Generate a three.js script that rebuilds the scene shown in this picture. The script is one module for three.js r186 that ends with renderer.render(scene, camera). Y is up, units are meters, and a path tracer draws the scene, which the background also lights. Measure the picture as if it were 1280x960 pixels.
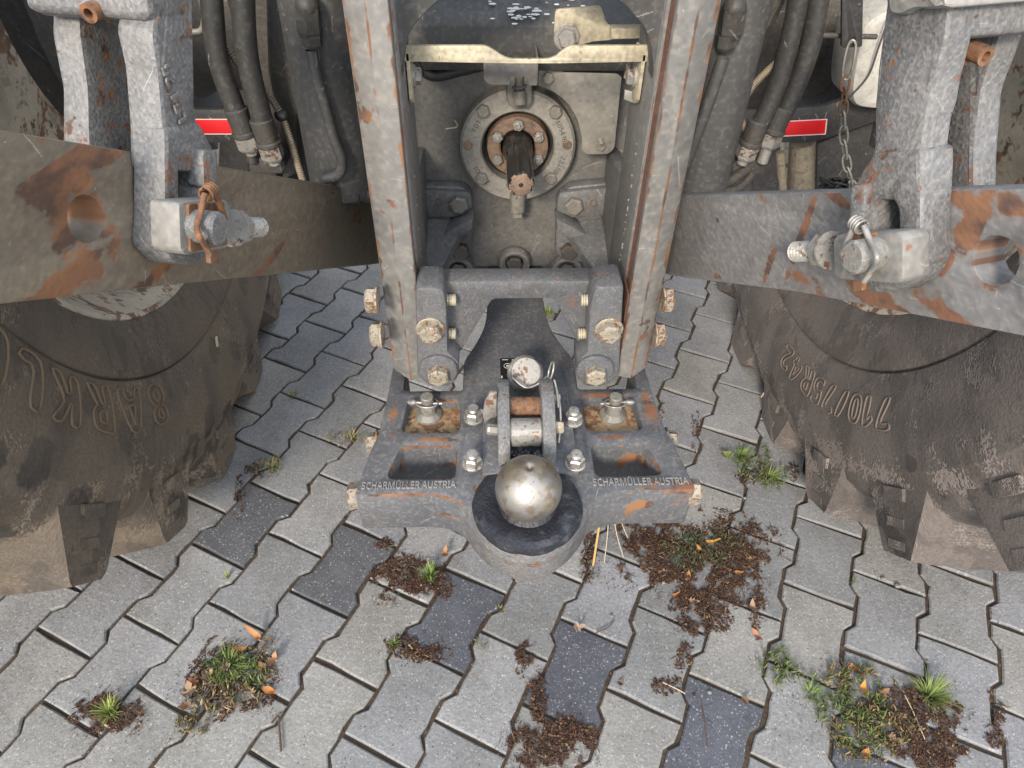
import * as THREE from 'three';
import { mergeGeometries, mergeVertices, toCreasedNormals } from 'three/addons/utils/BufferGeometryUtils.js';
import { RoundedBoxGeometry } from 'three/addons/geometries/RoundedBoxGeometry.js';
import { FontLoader } from 'three/addons/loaders/FontLoader.js';
import { TextGeometry } from 'three/addons/geometries/TextGeometry.js';

// ───────────────────────── camera, sky, sun, exposure ─────────────────────────
const V3 = (x, y, z) => new THREE.Vector3(x, y, z);
const FOC = 850, PITCH = 43.58 * Math.PI / 180, ROLL = -1.19 * Math.PI / 180, YAW = 2.6 * Math.PI / 180;
const CAM = V3(-0.045, 1.386, 0);
const FW = V3(Math.sin(YAW) * Math.cos(PITCH), -Math.sin(PITCH), -Math.cos(YAW) * Math.cos(PITCH));
const R0 = V3(Math.cos(YAW), 0, Math.sin(YAW));
const D0 = new THREE.Vector3().crossVectors(FW, R0);
const RIGHT = R0.clone().multiplyScalar(Math.cos(ROLL)).addScaledVector(D0, Math.sin(ROLL));
const DOWN = D0.clone().multiplyScalar(Math.cos(ROLL)).addScaledVector(R0, -Math.sin(ROLL));
const T0 = Date.now();
const scene = new THREE.Scene();
const camera = new THREE.PerspectiveCamera(2 * Math.atan(480 / FOC) * 180 / Math.PI, 4 / 3, 0.02, 400);
camera.position.copy(CAM);
camera.quaternion.setFromRotationMatrix(new THREE.Matrix4().makeBasis(RIGHT, DOWN.clone().negate(), FW.clone().negate()));
const renderer = new THREE.WebGLRenderer({ antialias: true });
renderer.toneMapping = THREE.LinearToneMapping;
renderer.toneMappingExposure = 2.3;
renderer.shadowMap.enabled = true;
{ // an even, thinly veiled bright sky: pale at the horizon, light blue towards the zenith
  const W = 64, H = 32, a = new Float32Array(W * H * 4);
  for (let j = 0; j < H; j++) for (let i = 0; i < W; i++) {
    const el = ((j + .5) / H - .5) * Math.PI, k = (j * W + i) * 4, t = Math.max(0, Math.sin(el));
    const s = Math.pow(t, .55);
    let c = [1.16 + (.80 - 1.16) * s, 1.08 + (.92 - 1.08) * s, .96 + (1.12 - .96) * s];
    if (el < 0) c = [.36, .34, .30];
    a[k] = c[0]; a[k + 1] = c[1]; a[k + 2] = c[2]; a[k + 3] = 1;
  }
  const t = new THREE.DataTexture(a, W, H, THREE.RGBAFormat, THREE.FloatType);
  t.mapping = THREE.EquirectangularReflectionMapping; t.magFilter = THREE.LinearFilter; t.needsUpdate = true;
  scene.background = t; scene.environment = t;
}
const sun = new THREE.DirectionalLight(0xfff0de, 2.1);
sun.position.set(-1.7, 3.6, 4.4); sun.target.position.set(0, .5, -.8);
sun.castShadow = true; sun.shadow.radius = 22; sun.shadow.mapSize.set(2048, 2048);
Object.assign(sun.shadow.camera, { left: -4, right: 4, top: 4, bottom: -4, near: .5, far: 14 });
scene.add(sun, sun.target);

// ───────────────────────── pixel helpers (direction only; the plane gives the distance) ─────────────────────────
const ray = (px, py) => FW.clone().addScaledVector(RIGHT, (px - 640) / FOC).addScaledVector(DOWN, (py - 480) / FOC);
const onAxis = (px, py, ax, val) => { const r = ray(px, py); return CAM.clone().addScaledVector(r, (val - CAM[ax]) / r[ax]); };
const PZ = (px, py, z) => onAxis(px, py, 'z', z), PY = (px, py, y) => onAxis(px, py, 'y', y), PX = (px, py, x) => onAxis(px, py, 'x', x);
function toPix(p) { const v = p.clone().sub(CAM), z = v.dot(FW); return [640 + FOC * v.dot(RIGHT) / z, 480 + FOC * v.dot(DOWN) / z, z]; }

// ───────────────────────── random, noise, textures ─────────────────────────
function RNG(s) { return () => { s |= 0; s = s + 0x6D2B79F5 | 0; let t = Math.imul(s ^ s >>> 15, 1 | s); t = t + Math.imul(t ^ t >>> 7, 61 | t) ^ t; return ((t ^ t >>> 14) >>> 0) / 4294967296; }; }
const hsh = (x, y, s) => { let h = Math.imul(x, 374761393) + Math.imul(y, 668265263) + Math.imul(s, 1442695041) | 0; h = Math.imul(h ^ h >>> 13, 1274126177); h ^= h >>> 16; return (h >>> 0) / 4294967296; };
function vn(x, y, per, s) {
  const xi = Math.floor(x), yi = Math.floor(y); let fx = x - xi, fy = y - yi; fx = fx * fx * (3 - 2 * fx); fy = fy * fy * (3 - 2 * fy);
  const x0 = ((xi % per) + per) % per, y0 = ((yi % per) + per) % per, x1 = (x0 + 1) % per, y1 = (y0 + 1) % per;
  const a = hsh(x0, y0, s), b = hsh(x1, y0, s), c = hsh(x0, y1, s), d = hsh(x1, y1, s);
  return a + (b - a) * fx + (c - a) * fy + (a - b - c + d) * fx * fy;
}
function fbm(u, v, f, o, s) { let a = 0, w = .5, t = 0; for (let i = 0; i < o; i++) { a += w * vn(u * f, v * f, f, s + i * 17); t += w; w *= .55; f *= 2; } return a / t; }
const ss = (a, b, x) => { x = Math.min(1, Math.max(0, (x - a) / (b - a))); return x * x * (3 - 2 * x); };
const mix = (a, b, t) => [a[0] + (b[0] - a[0]) * t, a[1] + (b[1] - a[1]) * t, a[2] + (b[2] - a[2]) * t];
const enc = x => Math.round(255 * Math.min(1, Math.max(0, x <= .0031308 ? 12.92 * x : 1.055 * Math.pow(x, 1 / 2.4) - .055)));
function makeTex(W, H, fn) { // fn(u,v) -> {c:[r,g,b] linear, h, r}
  const col = new Uint8Array(W * H * 4), bum = new Uint8Array(W * H * 4), rou = new Uint8Array(W * H * 4);
  for (let j = 0; j < H; j++) for (let i = 0; i < W; i++) {
    const o = fn((i + .5) / W, (j + .5) / H), k = (j * W + i) * 4;
    col[k] = enc(o.c[0]); col[k + 1] = enc(o.c[1]); col[k + 2] = enc(o.c[2]); col[k + 3] = 255;
    const h = Math.round(255 * Math.min(1, Math.max(0, o.h))); bum[k] = bum[k + 1] = bum[k + 2] = h; bum[k + 3] = 255;
    const r = Math.round(255 * Math.min(1, Math.max(0, o.r))); rou[k] = rou[k + 1] = rou[k + 2] = r; rou[k + 3] = 255;
  }
  const mk = (d, srgb) => { const t = new THREE.DataTexture(d, W, H); t.wrapS = t.wrapT = THREE.RepeatWrapping; t.magFilter = THREE.LinearFilter; t.minFilter = THREE.LinearMipmapLinearFilter; t.generateMipmaps = true; if (srgb) t.colorSpace = THREE.SRGBColorSpace; t.needsUpdate = true; return t; };
  let ra = 0; for (let k = 0; k < rou.length; k += 4) ra += rou[k]; return { map: mk(col, true), bumpMap: mk(bum), roughnessMap: W > 600 ? mk(rou) : null, rAvg: ra / (rou.length / 4) / 255 };
}
const matOf = (t, o = {}) => new THREE.MeshStandardMaterial({ map: t.map, bumpMap: t.bumpMap, bumpScale: o.bump ?? .0006, roughnessMap: t.roughnessMap, roughness: t.roughnessMap ? 1 : t.rAvg, metalness: o.metal ?? 0, side: THREE.DoubleSide, color: o.color ?? 0xffffff });
const RUST = [.165, .072, .034], RUSTD = [.070, .036, .024], RUSTO = [.25, .112, .040];
function rustCol(u, v, s) { const a = fbm(u, v, 28, 4, s), b = fbm(u, v, 9, 3, s + 3); return mix(mix(RUSTD, RUST, ss(.3, .55, a)), RUSTO, ss(.42, .72, b) * ss(.35, .6, a) * .85); }
// painted metal; amounts: rust 0..1, dust, chips; extra(u,v) = additional rust strength
function paint(o) {
  const S = o.seed ?? 1, TW = o.w ?? 320, TH = o.h ?? 320, SC = new Float32Array(TW * TH), rn = RNG(S * 7 + 1);
  for (let i = 0, N = (o.scratch ?? .5) * 90 * TW * TH / 320 / 320; i < N; i++) { // straight nicks and scuffs, most of them short
    let x = rn() * TW, y = rn() * TH; const a = rn() * 6.283, L = 2 + 46 * rn() ** 5, k = .25 + .6 * rn(), bend = (rn() - .5) * .02;
    for (let t = 0; t < L; t += .5) { const d = a + bend * t; x += .5 * Math.cos(d); y += .5 * Math.sin(d); const q = ((y | 0) % TH + TH) % TH * TW + ((x | 0) % TW + TW) % TW; if (rn() < .85) SC[q] = Math.max(SC[q], k); }
  }
  return makeTex(TW, TH, (u, v) => {
    const n = fbm(u, v, 4, 5, S), fine = fbm(u, v, TW > 700 ? 150 : 80, 2, S + 5), mid = fbm(u, v, 16, 4, S + 9);
    let c = o.base.map(x => x * (1 + (o.vary ?? .26) * (n - .5) * 2 + (o.grain ?? .22) * (fine - .5) * 2));
    const du = (o.dust ?? .3) * (.12 + .42 * ss(.35, .85, fbm(u, v, 8, 5, S + 21)) * (.4 + 1.2 * fine)) + (o.dust ?? .3) * .7 * ss(.58, .80, fine);
    c = mix(c, o.dustCol ?? [.30, .265, .21], du);
    const dk = (o.grime ?? .3) * .75 * ss(.42, .85, fbm(u, v, 8, 5, S + 31)) + (o.grime ?? .3) * .8 * ss(.66, .72, fbm(u, v, 40, 3, S + 33)); c = mix(c, [.06, .055, .05], dk);
    let r = (o.rough ?? .55) + .25 * (n - .5) + .2 * du, h = .5 + .35 * (fine - .5) + .25 * (mid - .5);
    // scratches and light nicks
    const sc = SC[Math.min(TH - 1, v * TH | 0) * TW + Math.min(TW - 1, u * TW | 0)];
    c = mix(c, [.42, .41, .40], Math.min(1, sc) * .8);
    const th = .84 - (o.rust ?? .2) * .29; let m = ss(th, th + .06, fbm(u, v, 34, 4, S + 63) * .54 + .18 * fine + .36 * fbm(u, v, 5, 2, S + 61));
    if (o.extra) { const e = o.extra(u, v); const ee = e * (.10 + 1.4 * (fbm(u, v, 90, 3, S + 71) * .50 + fbm(u, v, 28, 3, S + 73) * .5 - .06)); m = Math.max(m, .5 * ss(.36, .66, ee) + .5 * ss(.56, .66, ee)); }
    if (m > 0) { c = mix(c, rustCol(u, v, S + 51), m * .9); r += .3 * m; h += m * (.25 * (fine - .5) - .1); }
    return { c, h, r };
  });
}
// ellipse blobs in (u,v) for rust that the photograph shows in a definite place
const blobs = list => (u, v) => { let e = 0; for (const [x, y, rx, ry, s] of list) { const d = ((u - x) / rx) ** 2 + ((v - y) / ry) ** 2; if (d < 4) e = Math.max(e, (s ?? 1) * (1.25 - .6 * d)); } return e; };

// ───────────────────────── geometry helpers ─────────────────────────
function boxUV(g, fn, tile = .32) { // uv in metres, from the dominant side of each face
  g = g.index ? g.toNonIndexed() : g; if (!g.attributes.normal) g.computeVertexNormals();
  const p = g.attributes.position, uv = new Float32Array(p.count * 2);
  const a = V3(), b = V3(), c = V3(), n = V3();
  for (let i = 0; i < p.count; i += 3) {
    a.fromBufferAttribute(p, i); b.fromBufferAttribute(p, i + 1); c.fromBufferAttribute(p, i + 2);
    n.copy(b).sub(a).cross(c.clone().sub(a)); const ax = Math.abs(n.x), ay = Math.abs(n.y), az = Math.abs(n.z);
    [a, b, c].forEach((q, k) => {
      let r; if (fn) r = fn(q, n); else r = ay >= ax && ay >= az ? [q.x / tile, -q.z / tile] : az >= ax ? [q.x / tile, q.y / tile] : [q.z / tile + .37, q.y / tile];
      uv[(i + k) * 2] = r[0]; uv[(i + k) * 2 + 1] = r[1];
    });
  }
  g.setAttribute('uv', new THREE.BufferAttribute(uv, 2)); return g;
}
const clean = g => { g = g.index ? g.toNonIndexed() : g; for (const k of Object.keys(g.attributes)) if (!['position', 'normal', 'uv'].includes(k)) g.deleteAttribute(k); return g; };
const merge = list => { list = list.flat().map(clean); const all = list.every(g => g.attributes.uv); for (const g of list) { if (!all && g.attributes.uv) g.deleteAttribute('uv'); if (!g.attributes.normal) g.computeVertexNormals(); } return mergeGeometries(list, false); };
const names = {};
function numbered(n) { names[n] = (names[n] ?? -1) + 1; return names[n] ? n + '_' + String(names[n]).padStart(3, '0') : n; }
function thing(name, label, category, base = [0, 0, 0], group) {
  const o = new THREE.Group(); o.name = numbered(name); o.position.set(...base); scene.add(o);
  o.userData = { label, category }; if (group) o.userData.group = group; return o;
}
const worldOf = (o) => { const v = V3(0, 0, 0); while (o) { v.add(o.position); o = o.parent; } return v; };
// obj(): geometry given in world metres becomes one named mesh under parent
function obj(name, g, m, parent, opt = {}) {
  if (Array.isArray(g)) g = merge(g);
  if (!opt.keepUV) g = boxUV(g, opt.uv, opt.tile);
  if (parent) { const w = worldOf(parent); g = g.clone().translate(-w.x, -w.y, -w.z); }
  const o = new THREE.Mesh(g, m); o.castShadow = o.receiveShadow = true;
  o.name = parent ? name : numbered(name); (parent ?? scene).add(o);
  if (opt.label) o.userData.label = opt.label;
  return o;
}
function tag(o, label, category, group) { o.userData = { ...o.userData, label, category }; if (group) o.userData.group = group; return o; }
function struct(o) { o.userData.kind = 'structure'; return o; }
// rounded polygon -> Shape
function rshape(pts, r = 0, path = new THREE.Shape()) {
  { let A = 0; pts.forEach((q, i) => { const w = pts[(i + 1) % pts.length]; A += q[0] * w[1] - w[0] * q[1]; }); if (A < 0) pts = pts.slice().reverse(); } // always counter-clockwise
  const n = pts.length, P = pts.map(q => new THREE.Vector2(q[0], q[1]));
  for (let i = 0; i < n; i++) {
    const a = P[(i + n - 1) % n], b = P[i], c = P[(i + 1) % n], rr = pts[i][2] ?? r;
    const u = a.clone().sub(b), w = c.clone().sub(b), k = Math.min(rr, u.length() * .48, w.length() * .48);
    const s = b.clone().add(u.normalize().multiplyScalar(k)), e = b.clone().add(w.normalize().multiplyScalar(k));
    if (i === 0) path.moveTo(s.x, s.y); else path.lineTo(s.x, s.y);
    if (k > 1e-5) path.quadraticCurveTo(b.x, b.y, e.x, e.y);
  }
  path.closePath(); return path;
}
function extr(shape, depth, bev = .002, seg = 5) {
  const g = new THREE.ExtrudeGeometry(shape, { depth: depth - 2 * bev, bevelEnabled: bev > 0, bevelSize: bev, bevelThickness: bev, bevelOffset: -bev, bevelSegments: 2, curveSegments: seg });
  return toCreasedNormals(g.translate(0, 0, bev), .6);
}
const zSlab = (pts, zFront, depth, o = {}) => { // polygon in (x,y); front face at zFront, goes back by depth
  const s = rshape(pts, o.r ?? 0); (o.holes ?? []).forEach(h => s.holes.push(h)); return extr(s, depth, o.bev ?? .002).translate(0, 0, zFront - depth);
};
const zPix = (px, zFront, depth, o) => zSlab(px.map(q => { const p = PZ(q[0], q[1], zFront); return q[2] !== undefined ? [p.x, p.y, q[2]] : [p.x, p.y]; }), zFront, depth, o);
const ySlab = (pts, yTop, depth, o = {}) => { // polygon in (x,z); top face at yTop
  const s = rshape(pts.map(q => [q[0], -q[1], q[2]]), o.r ?? 0); (o.holes ?? []).forEach(h => s.holes.push(rshape(h.map(q => [q[0], -q[1], q[2]]), o.hr ?? .006, new THREE.Path())));
  return extr(s, depth, o.bev ?? .002).rotateX(-Math.PI / 2).translate(0, yTop - depth, 0);
};
const xSlab = (pts, x0, depth, o = {}) => { // polygon in (z,y); from x0 to x0+depth
  const s = rshape(pts, o.r ?? 0); return extr(s, depth, o.bev ?? .002).rotateY(-Math.PI / 2).translate(x0 + depth, 0, 0);
};
const box = (x0, x1, y0, y1, z0, z1, r = .003) => new RoundedBoxGeometry(x1 - x0, y1 - y0, z1 - z0, 2, r).translate((x0 + x1) / 2, (y0 + y1) / 2, (z0 + z1) / 2);
function aim(g, pos, dir) { // geometry built along +y -> along dir at pos
  return g.applyQuaternion(new THREE.Quaternion().setFromUnitVectors(V3(0, 1, 0), dir.clone().normalize())).translate(pos.x, pos.y, pos.z);
}
const lathe = (pts, seg = 32) => toCreasedNormals(new THREE.LatheGeometry(pts.map(q => new THREE.Vector2(q[0], q[1])), seg), .5);
const cylAB = (a, b, r, r2 = r, seg = 24) => { const d = b.clone().sub(a), l = d.length(), c = Math.min(.002, r * .2); return aim(lathe([[0, 0], [r - c, 0], [r, c], [r2, l - c], [r2 - c, l], [0, l]], seg), a, d); };
function hexGeo(r, h, o = {}) { // bolt head along +y, base at 0, optional washer and stud
  const L = [];
  const w = o.washer ?? 0; let y = 0;
  if (w) { L.push(lathe([[0, 0], [w, 0], [w, .0022], [w - .001, .003], [0, .003]], 28)); y = .003; }
  { const c = new THREE.CylinderGeometry(r, r, h * .8, 6).toNonIndexed(); c.computeVertexNormals(); L.push(c.translate(0, y + h * .4, 0)); }
  L.push(toCreasedNormals(new THREE.LatheGeometry([new THREE.Vector2(0, h), new THREE.Vector2(r * .80, h), new THREE.Vector2(r * .98, h * .8)], 6).translate(0, y, 0), .3));
  if (o.stud) { const sr = o.studR ?? r * .52, n = Math.max(3, Math.round(o.stud / .0021)), pts = [[0, h * .8]]; for (let i = 0; i <= n; i++) { pts.push([sr * (i % 2 ? .74 : 1), h * .8 + y + o.stud * i / n]); } pts.push([sr * .6, h * .8 + y + o.stud + .001], [0, h * .8 + y + o.stud + .001]); L.push(toCreasedNormals(new THREE.LatheGeometry(pts.map(q => new THREE.Vector2(q[0], q[1])), 18), .4)); }
  return merge(L);
}
function bolt(parent, pos, dir, r, h, m, o = {}) { return obj(o.name ?? 'bolt', aim(hexGeo(r, h, o).rotateY(o.turn ?? .3), pos, dir), m, parent, { tile: .12, label: o.label }); }
const tube = (pts, r, seg = 40, rs = 10, closed = false) => new THREE.TubeGeometry(new THREE.CatmullRomCurve3(pts, closed, 'centripetal'), seg, r, rs, closed);
// rough cast look: push vertices along their normals by smooth noise (welded first so nothing opens)
function lumpy(g, amp, f, s = 3) {
  g = g.clone(); g.deleteAttribute('uv'); g.deleteAttribute('normal'); g = mergeVertices(g, 1e-5); g.computeVertexNormals();
  const p = g.attributes.position, n = g.attributes.normal;
  for (let i = 0; i < p.count; i++) { const x = p.getX(i), y = p.getY(i), z = p.getZ(i); const k = amp * (vn(x * f + z * f * .7 + 50, y * f + z * f * .5 + 50, 4096, s) - .5) * 2; p.setXYZ(i, x + n.getX(i) * k, y + n.getY(i) * k, z + n.getZ(i) * k); }
  g.computeVertexNormals(); return toCreasedNormals(g, .45);
}
const font = await new FontLoader().loadAsync('fonts/droid/droid_sans_bold.typeface.json');
const fontR = await new FontLoader().loadAsync('fonts/droid/droid_sans_regular.typeface.json');

// ───────────────────────── materials ─────────────────────────
const M = {};
M.grey = matOf(paint({ base: [.085, .088, .095], seed: 11, rust: .40, dust: .20, grime: .25, w: 768, h: 768 }), { bump: .0005 });
M.bracket = matOf(paint({ base: [.105, .108, .112], seed: 17, rust: .3, dust: .22, grime: .3, vary: .2 }), { bump: .0008 });
M.greyClean = matOf(paint({ base: [.052, .053, .053], seed: 15, rust: .22, dust: .16, grime: .3, vary: .2 }), { bump: .0003 });
M.greyWorn = matOf(paint({ base: [.24, .235, .22], seed: 19, rust: .5, dust: .25, grime: .12, scratch: .7 }), { bump: .0006 });
M.housing = matOf(paint({ base: [.125, .122, .115], seed: 23, rust: .12, dust: .25, grime: .35, dustCol: [.19, .175, .15], vary: .22 }), { bump: .0005 });
M.cast = matOf(paint({ base: [.128, .129, .130], seed: 29, rust: .56, dust: .25, grime: .2, scratch: .5, grain: .4, w: 768, h: 768 }), { bump: .0016 });
M.castDark = matOf(paint({ base: [.028, .028, .029], seed: 31, rust: .25, dust: .22, grime: .3, dustCol: [.10, .09, .075] }), { bump: .0012 });
M.axle = matOf(paint({ base: [.042, .040, .036], seed: 37, rust: .3, dust: .28, grime: .4, dustCol: [.12, .10, .075] }), { bump: .0012 });
M.rust = matOf(paint({ base: [.15, .070, .034], seed: 41, rust: 1.0, dust: .25, grime: .4, rough: .9 }), { bump: .0012 });
M.rustStrip = matOf(paint({ base: [.16, .062, .036], seed: 43, rust: .55, dust: .2, grime: .3, rough: .8, scratch: .2 }), { bump: .0006 });
M.pocket = matOf(paint({ base: [.30, .20, .10], seed: 47, rust: 1.15, dust: .2, grime: .35, rough: .85 }), { bump: .0012 });
M.zincYellow = matOf(paint({ base: [.47, .42, .30], seed: 53, rust: .35, dust: .15, grime: .3, rough: .42, grain: .35, scratch: .4 }), { bump: .0003, metal: .25 });
M.zinc = matOf(paint({ base: [.40, .39, .36], seed: 59, rust: .5, dust: .1, grime: .45, rough: .42, scratch: .4 }), { bump: .00015, metal: .55 });
M.boltWorn = matOf(paint({ base: [.29, .26, .20], seed: 57, rust: .95, dust: .2, grime: .5, rough: .5, scratch: .4 }), { bump: .00015, metal: .2 });
M.zincDull = matOf(paint({ base: [.29, .28, .255], seed: 61, rust: .6, dust: .2, grime: .4, rough: .5 }), { bump: .00015, metal: .35 });
M.boltGrey = matOf(paint({ base: [.20, .19, .165], seed: 67, rust: .35, dust: .25, grime: .3, rough: .5 }), { bump: .0004, metal: .15 });
M.ring = matOf(paint({ base: [.25, .24, .215], seed: 68, rust: .25, dust: .25, grime: .25, rough: .5 }), { bump: .0005, metal: .15 });
M.boltDark = matOf(paint({ base: [.07, .066, .06], seed: 71, rust: .3, dust: .25, grime: .4, rough: .5 }), { bump: .0004, metal: .2 });
M.steelDark = matOf(paint({ base: [.05, .05, .05], seed: 73, rust: .12, dust: .15, grime: .3, rough: .28 }), { bump: .0003, metal: .7 });
M.copper = matOf(paint({ base: [.22, .145, .10], seed: 79, rust: .5, dust: .2, grime: .45, rough: .5 }), { bump: .0008, metal: .3 });
M.block = matOf(paint({ base: [.20, .195, .18], seed: 83, rust: .52, dust: .25, grime: .25, rough: .6, scratch: .6 }), { bump: .0008, metal: .1 });
M.hose = matOf(paint({ base: [.032, .032, .031], seed: 89, rust: 0, dust: .3, grime: .2, dustCol: [.12, .11, .09], rough: .45, scratch: .4 }), { bump: .0003 });
M.conduit = matOf(paint({ base: [.24, .20, .14], seed: 93, rust: 0, dust: .3, grime: .5, rough: .7 }), { bump: .0004 });
M.black = matOf(paint({ base: [.012, .012, .013], seed: 97, rust: 0, dust: .25, grime: .1, rough: .55, dustCol: [.07, .065, .06] }), { bump: .0003 });
M.grease = matOf(makeTex(512, 512, (u, v) => { const a = fbm(u, v, 8, 5, 101), b = fbm(u, v, 40, 3, 103); return { c: mix([.012, .013, .018], [.060, .062, .072], ss(.50, .8, a) * .7 + .1 * b), h: a * .7 + b * .3, r: .32 + .35 * b }; }), { bump: .0025 });
M.rim = matOf(paint({ base: [.50, .45, .36], seed: 107, rust: .75, dust: .45, grime: .45, dustCol: [.25, .19, .12], rough: .6 }), { bump: .0005 });
M.tankWhite = matOf(paint({ base: [.47, .455, .41], seed: 109, rust: .1, dust: .3, grime: .25, rough: .5 }), { bump: .0003 });
M.red = new THREE.MeshStandardMaterial({ color: new THREE.Color().setRGB(.62, .012, .016), roughness: .35, side: THREE.DoubleSide });
M.redEdge = new THREE.MeshStandardMaterial({ color: new THREE.Color().setRGB(.75, .55, .52), roughness: .5, side: THREE.DoubleSide });
M.label = new THREE.MeshStandardMaterial({ color: new THREE.Color().setRGB(.012, .012, .013), roughness: .4, side: THREE.DoubleSide });
M.labelInk = new THREE.MeshStandardMaterial({ color: new THREE.Color().setRGB(.6, .6, .58), roughness: .5, side: THREE.DoubleSide });
{ // polished hitch ball: bare steel with stains
  M.ball = matOf(makeTex(512, 512, (u, v) => { const a = fbm(u, v, 6, 5, 111), b = fbm(u, v, 40, 2, 113), p = ss(.78, .82, fbm(u, v, 20, 3, 117)); let c = mix([.34, .325, .30], [.40, .34, .22], ss(.35, .75, a)); c = mix(c, [.24, .19, .14], ss(.40, .70, fbm(u, v, 12, 5, 119)) * .8); c = mix(c, [.30, .14, .07], p * .8); return { c, h: .5 + .4 * (b - .5) - .3 * p, r: .40 + .30 * ss(.4, .7, a) * b + .3 * p }; }), { bump: .0004, metal: .85 });
}
function rubber(seed, tan) {
  return makeTex(1024, 1024, (u, v) => {
    const n = fbm(u, v, 5, 4, seed), fine = vn(u * 220, v * 220, 220, seed + 3), st = fbm(u, v, 14, 5, seed + 7), rad = .55 * vn(u * 70 + 2 * n, v * 9, 4096, seed + 13) + .45 * st;
    const sh = ss(.38, .52, v) * (1 - ss(.70, .80, v)); // the shoulder, where the field mud has dried on
    let c = [.030, .028, .027].map(x => x * (1 + .8 * (n - .5)));
    const film = ss(.28, .70, n); c = mix(c, tan.map(x => x * .80), .55 + .38 * film);
    const smear = ss(.50, .64, rad); c = mix(c, tan.map(x => x * .92), smear * (.14 + .45 * sh));
    const crust = ss(.64 - .10 * sh, .72 - .08 * sh, .75 * st + .25 * fine); c = mix(c, tan.map(x => x * 1.35), crust * (.45 + .35 * sh));
    c = mix(c, [.02, .02, .021], ss(.56, .66, fbm(u, v, 11, 4, seed + 19)) * (.32 + .4 * sh));
    c = c.map(x => x * (.82 + .36 * fine));
    return { c, h: .45 + .3 * (fine - .5) + .35 * crust + .2 * (st - .5), r: .72 + .22 * film };
  });
}
M.tyreL = matOf(rubber(131, [.165, .130, .094]), { bump: .0018 });
M.tyreR = matOf(rubber(151, [.158, .136, .122]), { bump: .0018 });
M.mudLine = new THREE.MeshStandardMaterial({ color: new THREE.Color().setRGB(.15, .108, .068), roughness: 1, side: THREE.DoubleSide });
M.mudLineR = new THREE.MeshStandardMaterial({ color: new THREE.Color().setRGB(.155, .125, .105), roughness: 1, side: THREE.DoubleSide });
console.log('materials', Date.now() - T0);

// ───────────────────────── ground: paving, joints ─────────────────────────
// lattice found from the joints: stones 200 mm long in rows 142 mm apart, half-bond
const ORI = V3(-.6817, 0, -.88975), UX = V3(-.4516, 0, .8922), VX = V3(.8922, 0, .4516);
const LL = .2, SS = .1425, HE = .080, HN = .0625, JT = .0035;
const latt = (u, v) => ORI.clone().addScaledVector(UX, u).addScaledVector(VX, v);
function concrete(seed, base, w, d) {
  const W = 1024, col = new Float32Array(W * W * 3), hgt = new Float32Array(W * W), rnd = RNG(seed);
  for (let j = 0; j < W; j++) for (let i = 0; i < W; i++) { const u = i / W, v = j / W, a = fbm(u, v, 6, 5, seed), b = hsh(i, j, seed), e = fbm(u, v, 128, 2, seed + 2), k = j * W + i; const m = .98 + .55 * (a - .5) + .16 * (b - .5) + .34 * (e - .5), st = ss(.48, .72, fbm(u, v, 9, 5, seed + 7)) * .38; for (let q = 0; q < 3; q++) col[k * 3 + q] = base[q] * m * (1 - st * [.27, .27, .34][q]); hgt[k] = .5 + .5 * (e - .5) + .15 * (b - .5); }
  const dot = (n, c, r0, r1, dh, op) => { for (let q = 0; q < n; q++) { const x = rnd() * W, y = rnd() * W, r = r0 + (r1 - r0) * rnd() ** 3, o = op * (.4 + .6 * rnd()), sq = .6 + .8 * rnd(); for (let j = -Math.ceil(r * 1.4); j <= r * 1.4; j++) for (let i = -Math.ceil(r * 1.4); i <= r * 1.4; i++) { const dd = Math.hypot(i * sq, j / sq) / r; if (dd > 1) continue; const k = (((y + j) % W + W) % W | 0) * W + (((x + i) % W + W) % W | 0); const t = o * (1 - dd * dd * .5); for (let s = 0; s < 3; s++) col[k * 3 + s] += (c[s] - col[k * 3 + s]) * t; hgt[k] += dh * t; } } };
  dot(w, [.46, .46, .44], .9, 3.6, .10, .75); dot(w * 1.4 | 0, [.38, .37, .35], .8, 2.4, .05, .7); dot(d, [.035, .033, .031], .8, 3.0, -.45, .8); dot(d >> 1, [.12, .095, .065], 1.2, 3.4, -.1, .5);
  return makeTex(W, W, (u, v) => { const k = Math.min(W - 1, v * W | 0) * W + Math.min(W - 1, u * W | 0); return { c: [col[k * 3], col[k * 3 + 1], col[k * 3 + 2]], h: hgt[k], r: .9 }; });
}
const tLight = concrete(211, [.218, .218, .217], 6500, 3000), tDark = concrete(223, [.088, .091, .100], 5000, 1500);
const tint = (r, g, b) => new THREE.Color().setRGB(r, g, b);
const paverMats = [[1.04, 1.04, 1.04], [.92, .93, .95], [1.0, .98, .93], [.84, .85, .86], [.96, .97, 1.02]].map(c => { const m = matOf(tLight, { bump: .0016 }); m.color = tint(...c); return m; });
const darkMats = [[1, 1, 1], [.9, .92, 1.0]].map(c => { const m = matOf(tDark, { bump: .0014 }); m.color = tint(...c); return m; });
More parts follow.
